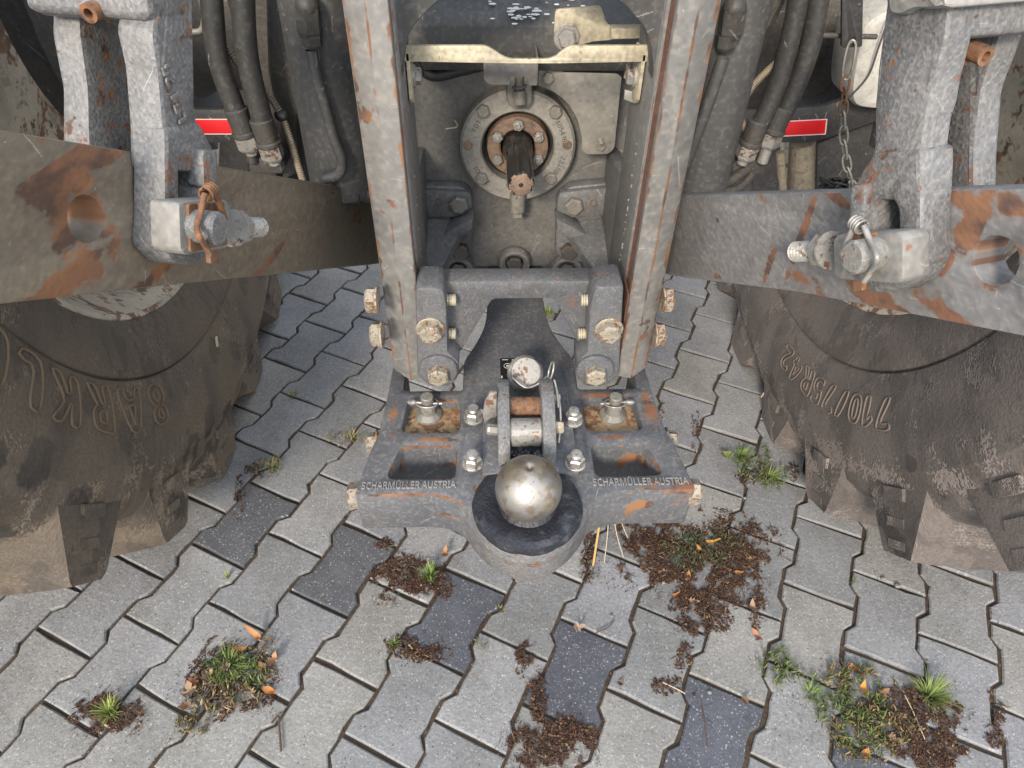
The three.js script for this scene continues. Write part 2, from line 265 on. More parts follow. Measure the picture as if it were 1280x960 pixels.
function paverGeo(variant) {
  const rnd = RNG(400 + variant), e = LL / 2 - JT, w = HE - JT, n = HN - JT, a = .061, b = .040;
  let o = [[-e, -w], [-a, -w], [-b, -n], [b, -n], [a, -w], [e, -w], [e, w], [a, w], [b, n], [-b, n], [-a, w], [-e, w]];
  { const d = []; o.forEach((q, i) => { const w = o[(i + 1) % o.length]; d.push(q); if (Math.hypot(w[0] - q[0], w[1] - q[1]) > .06) for (const t of [.3, .65]) { const tt = t + .16 * (rnd() - .5); d.push([q[0] + (w[0] - q[0]) * tt, q[1] + (w[1] - q[1]) * tt]); } }); o = d; }
  o = o.map(q => { const k = 1 - (rnd() < .18 ? .02 + .02 * rnd() : 0); return [q[0] * k + (rnd() - .5) * .0024, q[1] * k + (rnd() - .5) * .0024]; });
  const ch = .0032, N = o.length, inn = o.map((q, i) => { const p0 = o[(i + N - 1) % N], p1 = o[(i + 1) % N]; const t = new THREE.Vector2(p1[0] - p0[0], p1[1] - p0[1]).normalize(); const nx = -t.y, ny = t.x; return [q[0] + nx * ch, q[1] + ny * ch]; });
  const tris = THREE.ShapeUtils.triangulateShape(inn.map(q => new THREE.Vector2(...q)), []);
  const pos = [], uv = []; const ou = rnd(), ov = rnd();
  const put = (q, y) => { const s = latt(q[0], q[1]).sub(ORI); pos.push(s.x, y, s.z); uv.push(q[0] / .6 + ou + (y * .7), q[1] / .6 + ov); };
  const ti = (A, ya, B, yb, C, yc) => { put(A, ya); put(B, yb); put(C, yc); };
  for (const [i, j, k] of tris) ti(inn[i], 0, inn[k], 0, inn[j], 0);
  for (let i = 0; i < N; i++) { const j = (i + 1) % N; ti(inn[i], 0, inn[j], 0, o[j], -.0028); ti(inn[i], 0, o[j], -.0028, o[i], -.0028); ti(o[i], -.0028, o[j], -.0028, o[j], -.05); ti(o[i], -.0028, o[j], -.05, o[i], -.05); }
  const g = new THREE.BufferGeometry(); g.setAttribute('position', new THREE.Float32BufferAttribute(pos, 3)); g.setAttribute('uv', new THREE.Float32BufferAttribute(uv, 2)); g.computeVertexNormals();
  return toCreasedNormals(g, .35);
}
const paving = new THREE.Group(); paving.name = 'paving'; struct(paving); scene.add(paving);
{
  const geos = Array.from({ length: 16 }, (_, i) => paverGeo(i)), cand = [], rnd = RNG(77);
  for (let r = -26; r <= 26; r++) for (let k = -26; k <= 26; k++) {
    const uc = (k + (r & 1 ? .0 : .5)) * LL, p = latt(uc, r * SS);
    if (Math.abs(p.x) > 2.7 || p.z > 1.2 || p.z < -3.6) continue;
    const q = toPix(p), vis = q[2] > .3 && q[0] > -70 && q[0] < 1350 && q[1] > 335 && q[1] < 1040;
    const under = Math.abs(p.x) > .95 && p.z < -1.1 && p.z > -1.9;
    cand.push({ p, vis: vis && !under, size: q[2], dark: (r % 2 === 0) && k === -1 });
  }
  cand.sort((a, b) => (b.vis - a.vis) || a.size - b.size);
  const rest = []; let nb = 0;
  for (const c of cand) {
    const g = geos[rnd() * 16 | 0], m = c.dark ? darkMats[rnd() * 2 | 0] : paverMats[rnd() * 5 | 0], dy = (rnd() - .5) * .0034, t1 = (rnd() - .5) * .014, t2 = (rnd() - .5) * .014, flip = rnd() < .5;
    const e = new THREE.Matrix4().makeRotationFromEuler(new THREE.Euler(t1, flip ? Math.PI : 0, t2)).setPosition(c.p.x, dy, c.p.z);
    if (c.vis && nb < 300) { const o = new THREE.Mesh(g, m); o.name = nb ? 'paving_stone_' + String(nb).padStart(3, '0') : 'paving_stone'; o.applyMatrix4(e); o.castShadow = o.receiveShadow = true; paving.add(o); nb++; }
    else rest.push(g.clone().applyMatrix4(e));
  }
  const o = new THREE.Mesh(mergeGeometries(rest), paverMats[0]); o.name = 'outer_paving_stones'; o.userData.kind = 'stuff'; o.receiveShadow = true; paving.add(o);
  console.log('pavers', nb, rest.length, Date.now() - T0);
}
{
  const soil = matOf(makeTex(512, 512, (u, v) => { const a = fbm(u, v, 10, 5, 231), b = fbm(u, v, 60, 3, 233); return { c: mix([.026, .018, .012], [.095, .068, .045], a * .7 + b * .3), h: a * .4 + b * .6, r: 1 }; }), { bump: .004 });
  const g = new THREE.PlaneGeometry(120, 120, 1, 1).rotateX(-Math.PI / 2).translate(0, -.0070, -1.5);
  const o = new THREE.Mesh(boxUV(g, null, .35), soil); o.name = 'ground'; o.receiveShadow = true; struct(o); scene.add(o);
  // the yard goes on beyond the stones that are built one by one
  const yard = [], m = matOf(tLight, { bump: .001 }); const hole = new THREE.Path([[-2.68, -1.1], [2.68, -1.1], [2.68, 3.5], [-2.68, 3.5]].map(q => new THREE.Vector2(...q)));
  const s = new THREE.Shape([[-60, -60], [60, -60], [60, 60], [-60, 60]].map(q => new THREE.Vector2(...q))); s.holes.push(hole);
  const y = new THREE.Mesh(boxUV(new THREE.ShapeGeometry(s).rotateX(-Math.PI / 2).translate(0, -.004, 0), null, .6), m); y.name = 'yard_surface'; y.receiveShadow = true; struct(y); scene.add(y);
}

// ───────────────────────── rear wheels ─────────────────────────
const WC = { y: 1.0, z: -1.425, x: 1.075 }, NL = 20, RT = 1.052;
const profile = [[.295, .565], [.312, .585], [.325, .615], [.336, .655], [.3415, .684], [.335, .686], [.335, .6895], [.3445, .692], [.354, .735], [.362, .785], [.365, .83], [.362, .872], [.3625, .876], [.357, .880], [.352, .905], [.340, .935], [.318, .958], [.28, .972], [.15, .985], [0, .99]];
const baseR = a => { a = Math.abs(a); for (let i = profile.length - 1; i > 0; i--) { const [a0, r0] = profile[i], [a1, r1] = profile[i - 1]; if (a >= a0 && a <= a1 && r0 > .9) return r0 + (r1 - r0) * (a - a0) / (a1 - a0 + 1e-9); } return .93; };
function buildWheel(side, mat, mud, phase, words, label) {
  const W = thing('rear_wheel', label, 'wheel', [side * WC.x, 0, WC.z], 'rear tractor wheels');
  const at = (a, r, th) => { const v = V3(side * (WC.x - a), WC.y - r * Math.cos(th), WC.z + r * Math.sin(th)); if (v.y < .004) v.y = .004 + (v.y - .004) * .04; return v; }; // th: 0 = down, + = towards the rear
  // carcass
  const prof = [...profile, ...profile.slice(0, -1).reverse().map(q => [-q[0], q[1]])], SEG = 150, pos = [], uv = [], idx = [];
  let run = 0; prof.forEach((q, i) => { if (i) run += Math.hypot(q[0] - prof[i - 1][0], q[1] - prof[i - 1][1]); for (let s = 0; s <= SEG; s++) { const th = s / SEG * Math.PI * 2, v = at(q[0], q[1], th); pos.push(v.x, v.y, v.z); uv.push(th * .95 / .7, run / .7); } });
  for (let i = 0; i < prof.length - 1; i++) for (let s = 0; s < SEG; s++) { const a = i * (SEG + 1) + s, b = a + SEG + 1; idx.push(a, b, a + 1, a + 1, b, b + 1); }
  const g = new THREE.BufferGeometry(); g.setAttribute('position', new THREE.Float32BufferAttribute(pos, 3)); g.setAttribute('uv', new THREE.Float32BufferAttribute(uv, 2)); g.setIndex(idx); g.computeVertexNormals();
  const tyre = obj('tyre', g, mat, W, { keepUV: true });
  // lugs: long bars from each shoulder to the middle, nose leading upwards at the back
  const lug = (th0, sgn) => {
    const n = 14, P = [], wob = (q, k) => .0035 * (vn(q * 37 + th0 * 91, k * 13 + sgn * 7 + 40, 4096, 5) - .5) * 2;
    for (let i = 0; i <= n; i++) {
      const t = i / n, a = (.352 - .352 * t) * sgn, thc = th0 + .30 * Math.pow(t, 1.15);
      const wTop = (.037 + .014 * (1 - t) ** 2), wB = wTop + .018 + .040 * (1 - t) ** 3, rb = i ? baseR(a) - .012 : .890, rt = RT - .010 * (1 - t) ** 2 + .0 * t - (i ? 0 : .004);
      const aB = i ? a : .350 * sgn;
      P.push([at(aB, rb, thc - wB / .97), at(a + wob(i, 1), rt - .010 + wob(i, 2), thc - wTop / RT - .003 + wob(i, 3)), at(a, rt + wob(i, 4) * .5, thc - wTop / RT + .008), at(a, rt + wob(i, 5) * .5, thc + wTop / RT - .008), at(a + wob(i, 6), rt - .010 + wob(i, 7), thc + wTop / RT + .003 + wob(i, 8)), at(aB, rb, thc + wB / .97)]);
    }
    const KV = [0, .2, .21, .32, .33, .53]; const pos = [], uv = []; const quad = (A, B, C, D, u0, v0, u1, v1) => { for (const [q, u, v] of [[A, u0, v0], [B, u1, v0], [C, u1, v1], [A, u0, v0], [C, u1, v1], [D, u0, v1]]) { pos.push(q.x, q.y, q.z); uv.push(u, v); } };
    for (let i = 0; i < n; i++) for (let k = 0; k < 5; k++) quad(P[i][k], P[i + 1][k], P[i + 1][k + 1], P[i][k + 1], i * .045 + th0 * 3, KV[k] + th0, (i + 1) * .045 + th0 * 3, KV[k + 1] + th0);
    const E0 = P[0]; for (let k = 1; k < 5; k++) { for (const [q, u, v] of [[E0[0]], [E0[k]], [E0[k + 1]]]) { pos.push(q.x, q.y, q.z); uv.push(q.z / .7 + th0, q.y / .7 + .31 + 0 * ((u ?? 0) + (v ?? 0))); } }
    const g = new THREE.BufferGeometry(); g.setAttribute('position', new THREE.Float32BufferAttribute(pos, 3)); g.setAttribute('uv', new THREE.Float32BufferAttribute(uv, 2)); g.computeVertexNormals(); return toCreasedNormals(g, .5);
  };
  // stepped ribs on the end of each lug
  for (let i = 0; i < NL; i++) {
    const th = phase + i * Math.PI * 2 / NL;
    const parts = [lug(th, 1)];
    for (const [r0, r1, w, d] of [[.905, .935, .034, .010], [.962, .986, .030, .009], [1.005, 1.028, .030, .006]]) {
      const q = []; for (const r of [r0, r1]) for (const s of [-1, 1]) q.push([r, th + s * w / r]);
      const aa = r => .349 + (r < .95 ? .005 : .002); const o8 = [...q.map(([r, t]) => at(aa(r) - .02, r, t)), ...q.map(([r, t], k) => at(aa(r) + d * .32, r + (k < 2 ? .003 : -.003), t + (k % 2 ? -.004 : .004)))];
      const g = new THREE.BufferGeometry().setFromPoints(o8); g.setIndex([4, 5, 7, 4, 7, 6, 0, 1, 5, 0, 5, 4, 1, 3, 7, 1, 7, 5, 3, 2, 6, 3, 6, 7, 2, 0, 4, 2, 4, 6]); const h = g.toNonIndexed(); h.computeVertexNormals(); parts.push(boxUV(h, null, .4));
    }
    obj('lug', merge(parts), mat, tyre, { keepUV: true });
    if (i % 2 === 0 || true) obj('lug', lug(th + Math.PI / NL, -1), mat, tyre, { keepUV: true });
  }
  // raised lettering on the inner sidewall: outlined letters, upright when read from the hub outwards
  const aAt = r => { for (let i = 1; i < profile.length; i++) if (profile[i][1] >= r) { const [a0, r0] = profile[i - 1], [a1, r1] = profile[i]; return a0 + (a1 - a0) * (r - r0) / (r1 - r0); } return .3; };
  for (const w of words) {
    const L = []; let th = w.th;
    for (const ch of w.text) {
      const shapes = font.generateShapes(ch, w.size); let x0 = 1e9, x1 = -1e9;
      const cont = []; shapes.forEach(s => { cont.push(s.getPoints(6)); s.holes.forEach(h => cont.push(h.getPoints(6))); });
      cont.forEach(c => c.forEach(p => { x0 = Math.min(x0, p.x); x1 = Math.max(x1, p.x); }));
      const wd = (x1 - x0) * (w.stretch ?? 1);
      for (const c of cont) {
        const pts = c.map(p => { const r = w.r + p.y, t = th + w.dir * ((p.x - x0) * (w.stretch ?? 1)) / w.r; return at(aAt(r) + .0012, r, t); });
        if (pts.length > 2 && pts[0].distanceTo(pts[pts.length - 1]) < 1e-5) pts.pop();
        L.push(tube(pts, w.line ?? .0017, pts.length * 3, 5, true));
      }
      th += w.dir * (wd + w.gap) / w.r;
    }
    obj('lettering', L, mud, tyre);
  }
  // rim
  const rp = [[.300, .578], [.305, .572], [.300, .562], [.285, .552], [.255, .535], [.215, .515], [.15, .50], [.06, .485], [.02, .47], [.0, .43], [-.01, .34], [.03, .27], [.05, .20], [.05, 0]];
  obj('rim', lathe(rp.map(([a, r]) => [r, a]), 96).rotateZ(side > 0 ? Math.PI / 2 : -Math.PI / 2).translate(side * WC.x, WC.y, WC.z), M.rim, W, { tile: .6 });
  return W;
}
const dg = Math.PI / 180;
// voids at 4.5+18k (right) and 6.5+18k (left) degrees -> lugs half-way between
buildWheel(-1, M.tyreL, M.mudLine, 15 * dg, [{ text: '8ARKLE', th: 33 * dg, dir: 1, r: .705, size: .080, gap: .030, stretch: 1.05, line: .0026 }], 'muddy brown tractor tyre with large outlined letters and cream rim');
buildWheel(1, M.tyreR, M.mudLineR, 9.5 * dg, [{ text: '710/75R42', th: 46 * dg, dir: -1, r: .738, size: .060, gap: .015, line: .0020 }], 'grey brown dusty tractor tyre with outlined size numbers beside the green weed clump');
console.log('wheels', Date.now() - T0);

// rails: rust sits where the paint is rubbed off, along the corners
const railMat = matOf(paint({ base: [.165, .163, .155], seed: 351, rust: .40, dust: .28, grime: .15, scratch: .5, w: 1024, h: 1024, extra: (u, v) => {
  const k = u > .5 ? 1 : 0, w = (u - .5 * k) * 8.5; let e = 0;
  for (const [c, wd, a] of [[.05, .040, .86], [.26, .020, k ? 1.12 : .84], [.50, .06, .92], [1.12, .05, .7]]) { const d = (w - c - .03 * (vn(v * 14, c * 40, 4096, 77 + k) - .5)) / wd; if (Math.abs(d) < 2) e = Math.max(e, a * Math.exp(-d * d) * (.30 + .9 * vn(v * 60 + 3, c * 90, 4096, 79 + k) + .45 * vn(v * 12 + 3, c * 50, 4096, 81 + k))); }
  return e; } }), { bump: .0003 });

// ───────────────────────── tractor body ─────────────────────────
const T = thing('tractor', 'grey tractor rear end with splined power shaft, hitch rails and axle above the paving', 'tractor', [0, 0, -1.48]);
{
  // rear casting: face at z=-1.02, closed box of the transmission behind it
  const face = zSlab([[-.30, .72], [-.20, .705], [.20, .705], [.30, .72], [.30, 1.5], [-.30, 1.5]], -1.012, .06, { r: .02, bev: .01 });
  obj('transmission_housing', [face, box(-.28, .28, .69, 1.5, -1.95, -1.06, .03)], M.housing, T);
  // shelf of the lift housing above the shaft, bent front
  const sh = xSlab([[-.945, 1.062], [-.935, 1.085], [-.935, 1.118], [-.948, 1.136], [-1.06, 1.20], [-1.06, 1.062]], -.150, .318, { bev: .004, r: .006 });
  obj('shelf', sh, M.greyClean, T);
  { // white scuff marks on the shelf edge are flaked paint: small thin chips
    const rnd = RNG(5), L = []; for (let i = 0; i < 46; i++) { const c = i < 26, px = c ? 655 + (rnd() - .5) * 40 : 610 + rnd() * 130, py = c ? 18 + (rnd() - .5) * 12 : 3 + rnd() * 26; const p = PZ(px, py, -.944); let y = p.y, z = -.9335; if (y > 1.136) z = -.947 - (y - 1.136) * 1.75; else if (y > 1.118) z = -.9335 - (y - 1.118) * .72; if (y < 1.07) continue; const r = .0007 + .0018 * rnd(); z += .0012; L.push(new THREE.CircleGeometry(r, 5).scale(1.6 + rnd() * 1.6, .8, 1).rotateX(y > 1.120 ? -1.0 : 0).translate(p.x, y + (y > 1.12 ? .002 : 0), z + .0015)); } obj('paint_chips', L, M.labelInk, T, {}).userData.kind = 'stuff';
  }
  // axle trumpets, final drives
  for (const s of [-1, 1]) {
    const ax = lathe([[0, 0], [.20, 0], [.19, .06], [.155, .12], [.150, .30], [.165, .33], [0, .33]], 40).rotateZ(s > 0 ? -Math.PI / 2 : Math.PI / 2).translate(s * .27, 1.02, WC.z);
    obj('axle_housing', ax, M.axle, T); const a = obj('final_drive', lathe([[0, .33], [.20, .33], [.30, .36], [.33, .37], [.335, .39], [.335, .43], [.31, .44], [.29, .50], [.2, .52], [0, .52]], 48).rotateZ(s > 0 ? -Math.PI / 2 : Math.PI / 2).translate(s * .27, 1.06, WC.z), M.castDark, T);
    for (let i = 0; i < 14; i++) { const t = i / 14 * 6.283; bolt(a, V3(s * .636, 1.06 + .312 * Math.cos(t), WC.z + .312 * Math.sin(t)), V3(-s, 0, 0), .013, .014, M.boltDark); }
    // lower link stabiliser bracket and casting web seen between the hoses
    obj('casting_web', lumpy(box(s > 0 ? .30 : -.47, s > 0 ? .47 : -.30, .84, 1.38, -1.34, -1.22, .03), .012, 9, 7), M.axle, T);
    obj('rib', lumpy(zPix((s < 0 ? [[330, -20], [362, -20], [362, 60], [380, 120], [372, 160], [378, 215], [352, 228], [345, 150], [335, 90]] : [[962, -20], [992, -20], [960, 60], [925, 120], [905, 170], [905, 225], [880, 228], [893, 150], [930, 70]]), -1.04, .06, { bev: .008 }), .004, 14), M.axle, T);
    // fender above the wheel, outside the picture, keeps the sky off the tyre
    const fp = []; for (let i = 0; i <= 14; i++) { const th = (-150 + i * 170 / 14) * dg; fp.push([WC.z + 1.16 * Math.cos(th * -1 - Math.PI / 2 + Math.PI / 2), 1.0 + 1.16 * Math.sin(-th)]); }
  }
  // lift cylinders beside the rails
  const cylL = [PZ(392, -40, -.90), PZ(432, 235, -.90)], cylR = [PZ(928, -60, -.90), PZ(868, 225, -.90)];
  for (const [A, B, s] of [[...cylL, -1], [...cylR, 1]]) {
    const c = obj('lift_cylinder', cylAB(A.clone().add(A.clone().sub(B).normalize().multiplyScalar(.2)), B, .047, .047, 40), M.greyClean, T);
    const d = B.clone().sub(A).normalize();
    const pp = (s < 0 ? [[389, 62], [396, 95], [407, 135], [418, 175], [427, 200], [424, 217], [405, 224]] : [[904, 72], [893, 105], [879, 145], [866, 180], [857, 205], [853, 214]]).map(q => PZ(q[0], q[1], -.84));
    obj('pipe', tube(pp, s < 0 ? .0068 : .0075, 40, 12), M.greyClean, c);
    const fh = s < 0 ? [PZ(384, 8, -.84), PZ(387, 40, -.84), PZ(391, 66, -.84)] : [PZ(918, 10, -.84), PZ(913, 42, -.84), PZ(905, 68, -.84)];
    const dir = fh[1].clone().sub(fh[0]).normalize();
    obj('fitting', [aim(hexGeo(.0145, .032), fh[0], dir), aim(hexGeo(.0125, .016), fh[2].clone().addScaledVector(dir, -.022), dir), new THREE.SphereGeometry(.0135, 16, 12).translate(fh[0].x, fh[0].y, fh[0].z)], M.axle, c);
  }
  obj('pivot_eye', [cylAB(PZ(424, 240, -.88), PZ(470, 243, -.88), .0125), cylAB(PZ(430, 240, -.875), PZ(452, 241, -.875), .016)], M.castDark, T);
  // hitch rails with chamfered outer edge and rusty running groove
  for (const s of [-1, 1]) {
    const pr = [[.135, -.700], [.156, -.700], [.180, -.716], [.180, -.80], [.150, -.82], [.150, -.865], [.136, -.865], [.136, -.748], [.1395, -.746], [.1395, -.714], [.135, -.712]];
    const shp = rshape(pr.map(q => [s * q[0], -q[1]]), .0015);
    const g = extr(shp, .80, .0012).rotateX(-Math.PI / 2).translate(0, .728, 0);
    { const p = g.attributes.position; for (let i = 0; i < p.count; i++) if (p.getY(i) < .75) { const x = Math.abs(p.getX(i)); p.setY(i, p.getY(i) + Math.max(0, .145 - x) * .5 + Math.max(0, x - .168) * .6); } g.computeVertexNormals(); }
    const rail = obj('hitch_rail', toCreasedNormals(g, .5), railMat, T, { uv: (q, n) => [(s > 0 ? .5 : 0) + (Math.abs(n.x) > Math.abs(n.z) && Math.abs(n.x) > Math.abs(n.y) ? (-q.z - .60) / .85 : (Math.abs(q.x) - .13) / .85), (q.y - .70) / .85] });
    obj('running_strip', box(s > 0 ? .1385 : -.1405, s > 0 ? .1405 : -.1385, .80, 1.50, -.7455, -.7145, .0008), M.rustStrip, rail);
    // weld spatter row along the inner side
    { const rnd = RNG(60 + s), L = []; for (let i = 0; i < 40; i++) { const y = .84 + i * .0105 + rnd() * .008; if (rnd() < .45) continue; L.push(new THREE.SphereGeometry(.0006 + .0012 * rnd() ** 2, 6, 4).scale(1, 1 + 2 * rnd(), 1).translate(s * .1357, y, -.785 - rnd() * .006)); } obj('weld_bead', L, M.block, rail).userData.kind = 'stuff'; }
    // gusset in the top corner
    obj('gusset', zSlab([[s * .138, 1.10], [s * .138, 1.30], [s * .02, 1.30], [s * .02, 1.215, .01], [s * .085, 1.20, .02], [s * .125, 1.165, .02], [s * .1345, 1.13, .01]], -.76, .03, { bev: .003 }), M.greyClean, T);
    for (const q of (s < 0 ? [[467, 375], [473, 418]] : [[832, 375], [822, 418]])) { const p = PX(q[0], q[1], s * .186); bolt(rail, V3(s * .1802, p.y, p.z), V3(s, 0, 0), .0165, .0125, M.boltWorn, { washer: .018, turn: .5 }); }
    // side mounting bracket from the housing to the rail
    const px = s < 0 ? [[512, 232], [578, 233, .012], [591, 243, .012], [590, 318, .012], [574, 326], [545, 330], [512, 330]] : [[790, 226], [712, 233, .012], [696, 246, .012], [694, 318, .012], [708, 326], [745, 330], [790, 330]];
    const br = obj('mounting_bracket', [lumpy(zPix(px, -.99, .022, { bev: .004 }), .0008, 30),
      xSlab([[-1.01, .93], [-.80, .955], [-.80, .80], [-.86, .745], [-1.01, .78]], s > 0 ? .141 : -.157, .016, { bev: .003, r: .01 }),
      (() => { const a = PZ(s < 0 ? 583 : 703, 276, -.985), g = new THREE.BufferGeometry(); const w = .008; // sloping web from the plate down to the rail
        const P = [V3(a.x, a.y, -.985), V3(s * .146, a.y + .005, -.985), V3(s * .146, .775, -.80), V3(s * .146, .745, -.82)]; 
        const pts = [], pushT = (A, B, C) => pts.push(A, B, C); const off = V3(0, -w * 2, 0);
        const A = P[0], B = P[1], C = P[2], A2 = A.clone().add(off), B2 = B.clone().add(off), C2 = C.clone().add(off);
        pushT(A, B, C); pushT(A2, C2, B2); pushT(A, C, C2); pushT(A, C2, A2); pushT(A, A2, B2); pushT(A, B2, B); pushT(B, B2, C2); pushT(B, C2, C);
        g.setFromPoints(pts); g.computeVertexNormals(); return boxUV(g); })(),
      lumpy(zPix(s < 0 ? [[592, 272, .004], [591, 287, .006], [545, 315], [526, 338], [512, 338], [512, 318], [535, 306], [574, 281, .006]] : [[695, 274, .004], [696, 289, .006], [738, 316], [758, 338], [782, 338], [782, 314], [752, 304], [713, 282, .006]], -.950, .04, { bev: .004 }), .0008, 30),
      lumpy(zPix(s < 0 ? [[526, 238, .006], [590, 240, .012], [591, 272], [534, 272, .01]] : [[766, 234, .006], [698, 241, .012], [695, 274], [757, 272, .01]], -.982, .012, { bev: .004 }), .0008, 30)], M.bracket, T);
    const b = s < 0 ? [[574, 254], [576, 312]] : [[717, 256], [711, 312]];
    bolt(br, PZ(b[0][0], b[0][1], -.982), V3(0, 0, 1), .0155, .011, M.boltGrey); bolt(br, PZ(b[1][0], b[1][1], -.99), V3(0, 0, 1), .0155, .014, M.boltDark);
    const hp = PZ(s < 0 ? 548 : 742, s < 0 ? 253 : 254, -.9815); obj('threaded_hole', lathe([[.0052, .0012], [.0062, .0012], [.0062, -.004], [.0045, -.004], [.0045, -.003], [0, -.003]], 18).rotateX(Math.PI / 2).translate(hp.x, hp.y, hp.z), M.rust, br);
  }
  // bolts at the lower edge of the housing, each in its cast eye
  for (const [x, y] of [[573, 335], [643, 327], [708, 335]]) { const p = PZ(x, y, -1.0); const eye = obj('cast_eye', lathe([[.016, -.01], [.026, -.008], [.0285, 0], [.026, .008], [.021, .010], [.016, .006]], 28).rotateX(Math.PI / 2).translate(p.x, p.y, p.z), M.housing, T); bolt(eye, p, V3(0, 0, 1), .0145, .012, M.boltDark); }
  // sump bar seen under the housing
  obj('sump_plate', box(-.19, .20, .675, .70, -1.13, -1.05, .006), M.greyClean, T);

  // power take-off: cast ring, inner flange, splined shaft
  const C = V3(.001, .938, -1.0), Zd = V3(0, 0, 1);
  const lz = (pts, seg) => lathe(pts, seg).rotateX(Math.PI / 2).translate(C.x, C.y, 0);
  const ring = obj('pto_flange', [lz([[.0545, -1.03], [.0545, -.985], [.057, -.982], [.083, -.982], [.0868, -.986], [.0868, -1.02], [.093, -1.024]], 72)], M.ring, T, { uv: (q) => [q.x / .3, q.y / .3] });
  for (const [x, y] of [[604, 138], [694, 139], [602, 222], [688, 222]]) bolt(ring, PZ(x, y, -.982), Zd, .0098, .008, M.boltGrey);
  for (const x of [585, 709]) { const p = PZ(x, 181, -.982); obj('plug', cylAB(V3(p.x, p.y, -.985), V3(p.x, p.y, -.9795), .0068), M.copper, ring); }
  obj('sensor_boss', [zPix([[634, 95], [665, 95], [666, 128, .008], [660, 136, .008], [640, 136, .008], [633, 128, .008]], -.966, .03, { bev: .004 }), cylAB(PZ(649.5, 112, -.962), PZ(650, 131, -.960), .0085, .0085), cylAB(PZ(649, 93, -.966), PZ(649.5, 110, -.966), .0065, .0065), cylAB(PZ(649, 106, -.966), PZ(649.5, 110, -.966), .0105, .0105)], M.boltGrey, ring);
  obj('drain_plug', [cylAB(V3(.001 + C.x, .870, -.975), V3(.001 + C.x, .838, -.975), .0125), box(C.x - .0065, C.x + .0085, .829, .839, -.982, -.968, .001), zPix([[633, 224], [660, 224], [660, 236], [633, 236]], -.966, .02, { bev: .003 })], M.boltGrey, ring);
  const arc = (txt, r, a0, size, flip) => { const L = []; let a = a0; for (const ch of txt) { if (ch === ' ') { a -= .05; continue; } const g = new TextGeometry(ch, { font: fontR, size, depth: .0006, curveSegments: 3 }); g.computeBoundingBox(); const w = g.boundingBox.max.x + size * .12; const am = a - w / 2 / r * (flip ? -1 : 1); g.translate(-w / 2, flip ? -size : 0, 0).rotateZ(am - Math.PI / 2 + (flip ? Math.PI : 0)).translate(C.x + r * Math.cos(am), C.y + r * Math.sin(am), -.982); L.push(g); a -= w / r * (flip ? -1 : 1); } obj('lettering', L, M.boltDark, ring); };
  arc('FDT', .067, 2.76, .0072); arc('ZHB UI', .067, 4.05, .0072); arc('4054162', .067, .66, .0072); arc('2229845', .067, -.17, .0072);
  const hub = obj('pto_hub', [lz([[.026, -1.02], [.026, -.990], [.0285, -.988], [.0455, -.988], [.047, -.992], [.047, -1.03]], 48)], M.copper, T);
  obj('seal', lz([[.047, -1.008], [.050, -1.004], [.0545, -1.004], [.0545, -1.015]], 48), M.steelDark, T);
  obj('hub_bore', lz([[0, -1.012], [.0262, -1.012]], 32), M.black, T);
  for (let i = 0; i < 6; i++) { const t = Math.PI / 2 + i * Math.PI / 3; if (i === 3) continue; bolt(hub, V3(C.x + .0355 * Math.cos(t), C.y + .0355 * Math.sin(t), -.988), Zd, .0088, .009, i === 2 ? M.boltGrey : M.zincDull, { stud: i === 2 ? 0 : .003, studR: .005, name: i === 2 ? 'bolt' : 'nut' }); }
  const sp = new THREE.Shape(); for (let i = 0; i < 96; i++) { const t = i / 96 * 6.2832, k = ((i / 96 * 6) % 1), r = k < .5 ? .0172 : .0148; const q = [r * Math.cos(t), r * Math.sin(t)]; i ? sp.lineTo(...q) : sp.moveTo(...q); }
  const shaft = obj('pto_shaft', [toCreasedNormals(new THREE.ExtrudeGeometry(sp, { depth: .137, bevelEnabled: true, bevelSize: .0015, bevelThickness: .002, bevelSegments: 1 }), .4).translate(C.x, C.y + .002, -1.005), lz([[.0235, -1.02], [.0225, -.972], [.0175, -.955]], 32)], M.steelDark, T);
  const em = lumpy(extr(sp, .0026, .0008), .0004, 400); obj('shaft_end', [em.translate(C.x, C.y + .002, -.8665)], M.copper, shaft, { tile: .08 });
  obj('centre_hole', cylAB(V3(C.x, C.y + .002, -.866), V3(C.x, C.y + .002, -.8632), .0035), M.black, shaft);

  // zinc plated bar with a dip in the middle, catch plate, hanging plates
  const bar = obj('zinc_bar', [zPix([[501, 57, .004], [608, 57, .006], [634, 74, .008], [690, 74, .008], [711, 57, .006], [820, 57, .004], [821, 77, .004], [700, 79.5], [640, 79.5], [502, 77, .004]], -.80, .005, { bev: .0008 }),
    ], M.zincYellow, T, { tile: .3 });
  obj('catch_plate', [zPix([[694, 12, .005], [752, 7, .006], [757, 26], [766, 36], [813, 36, .004], [814, 48, .003], [766, 50], [742, 52], [712, 60, .008], [697, 56, .012], [692, 46, .01]], -.872, .004, { bev: .0008 }), zPix([[764, 36], [813, 36, .003], [814, 48, .003], [764, 49]], -.858, .018, { bev: .001 })], M.zincYellow, T, { tile: .3 });
  bolt(T, PZ(708, 46, -.872), Zd, .0115, .010, M.zincDull, { washer: .0155 });
  obj('hanging_tab', [zPix([[604, 77], [605, 100, .006], [611, 106, .006], [637.5, 106], [638, 96, .002], [660, 96, .002], [660.5, 107], [671, 107], [672, 77]], -.885, .004, { bev: .0006 }), box(PZ(670, 90, -.885).x, PZ(672.5, 90, -.885).x, PZ(671, 107, -.885).y, 1.100, -.95, -.885, .0008)], M.housing, T);
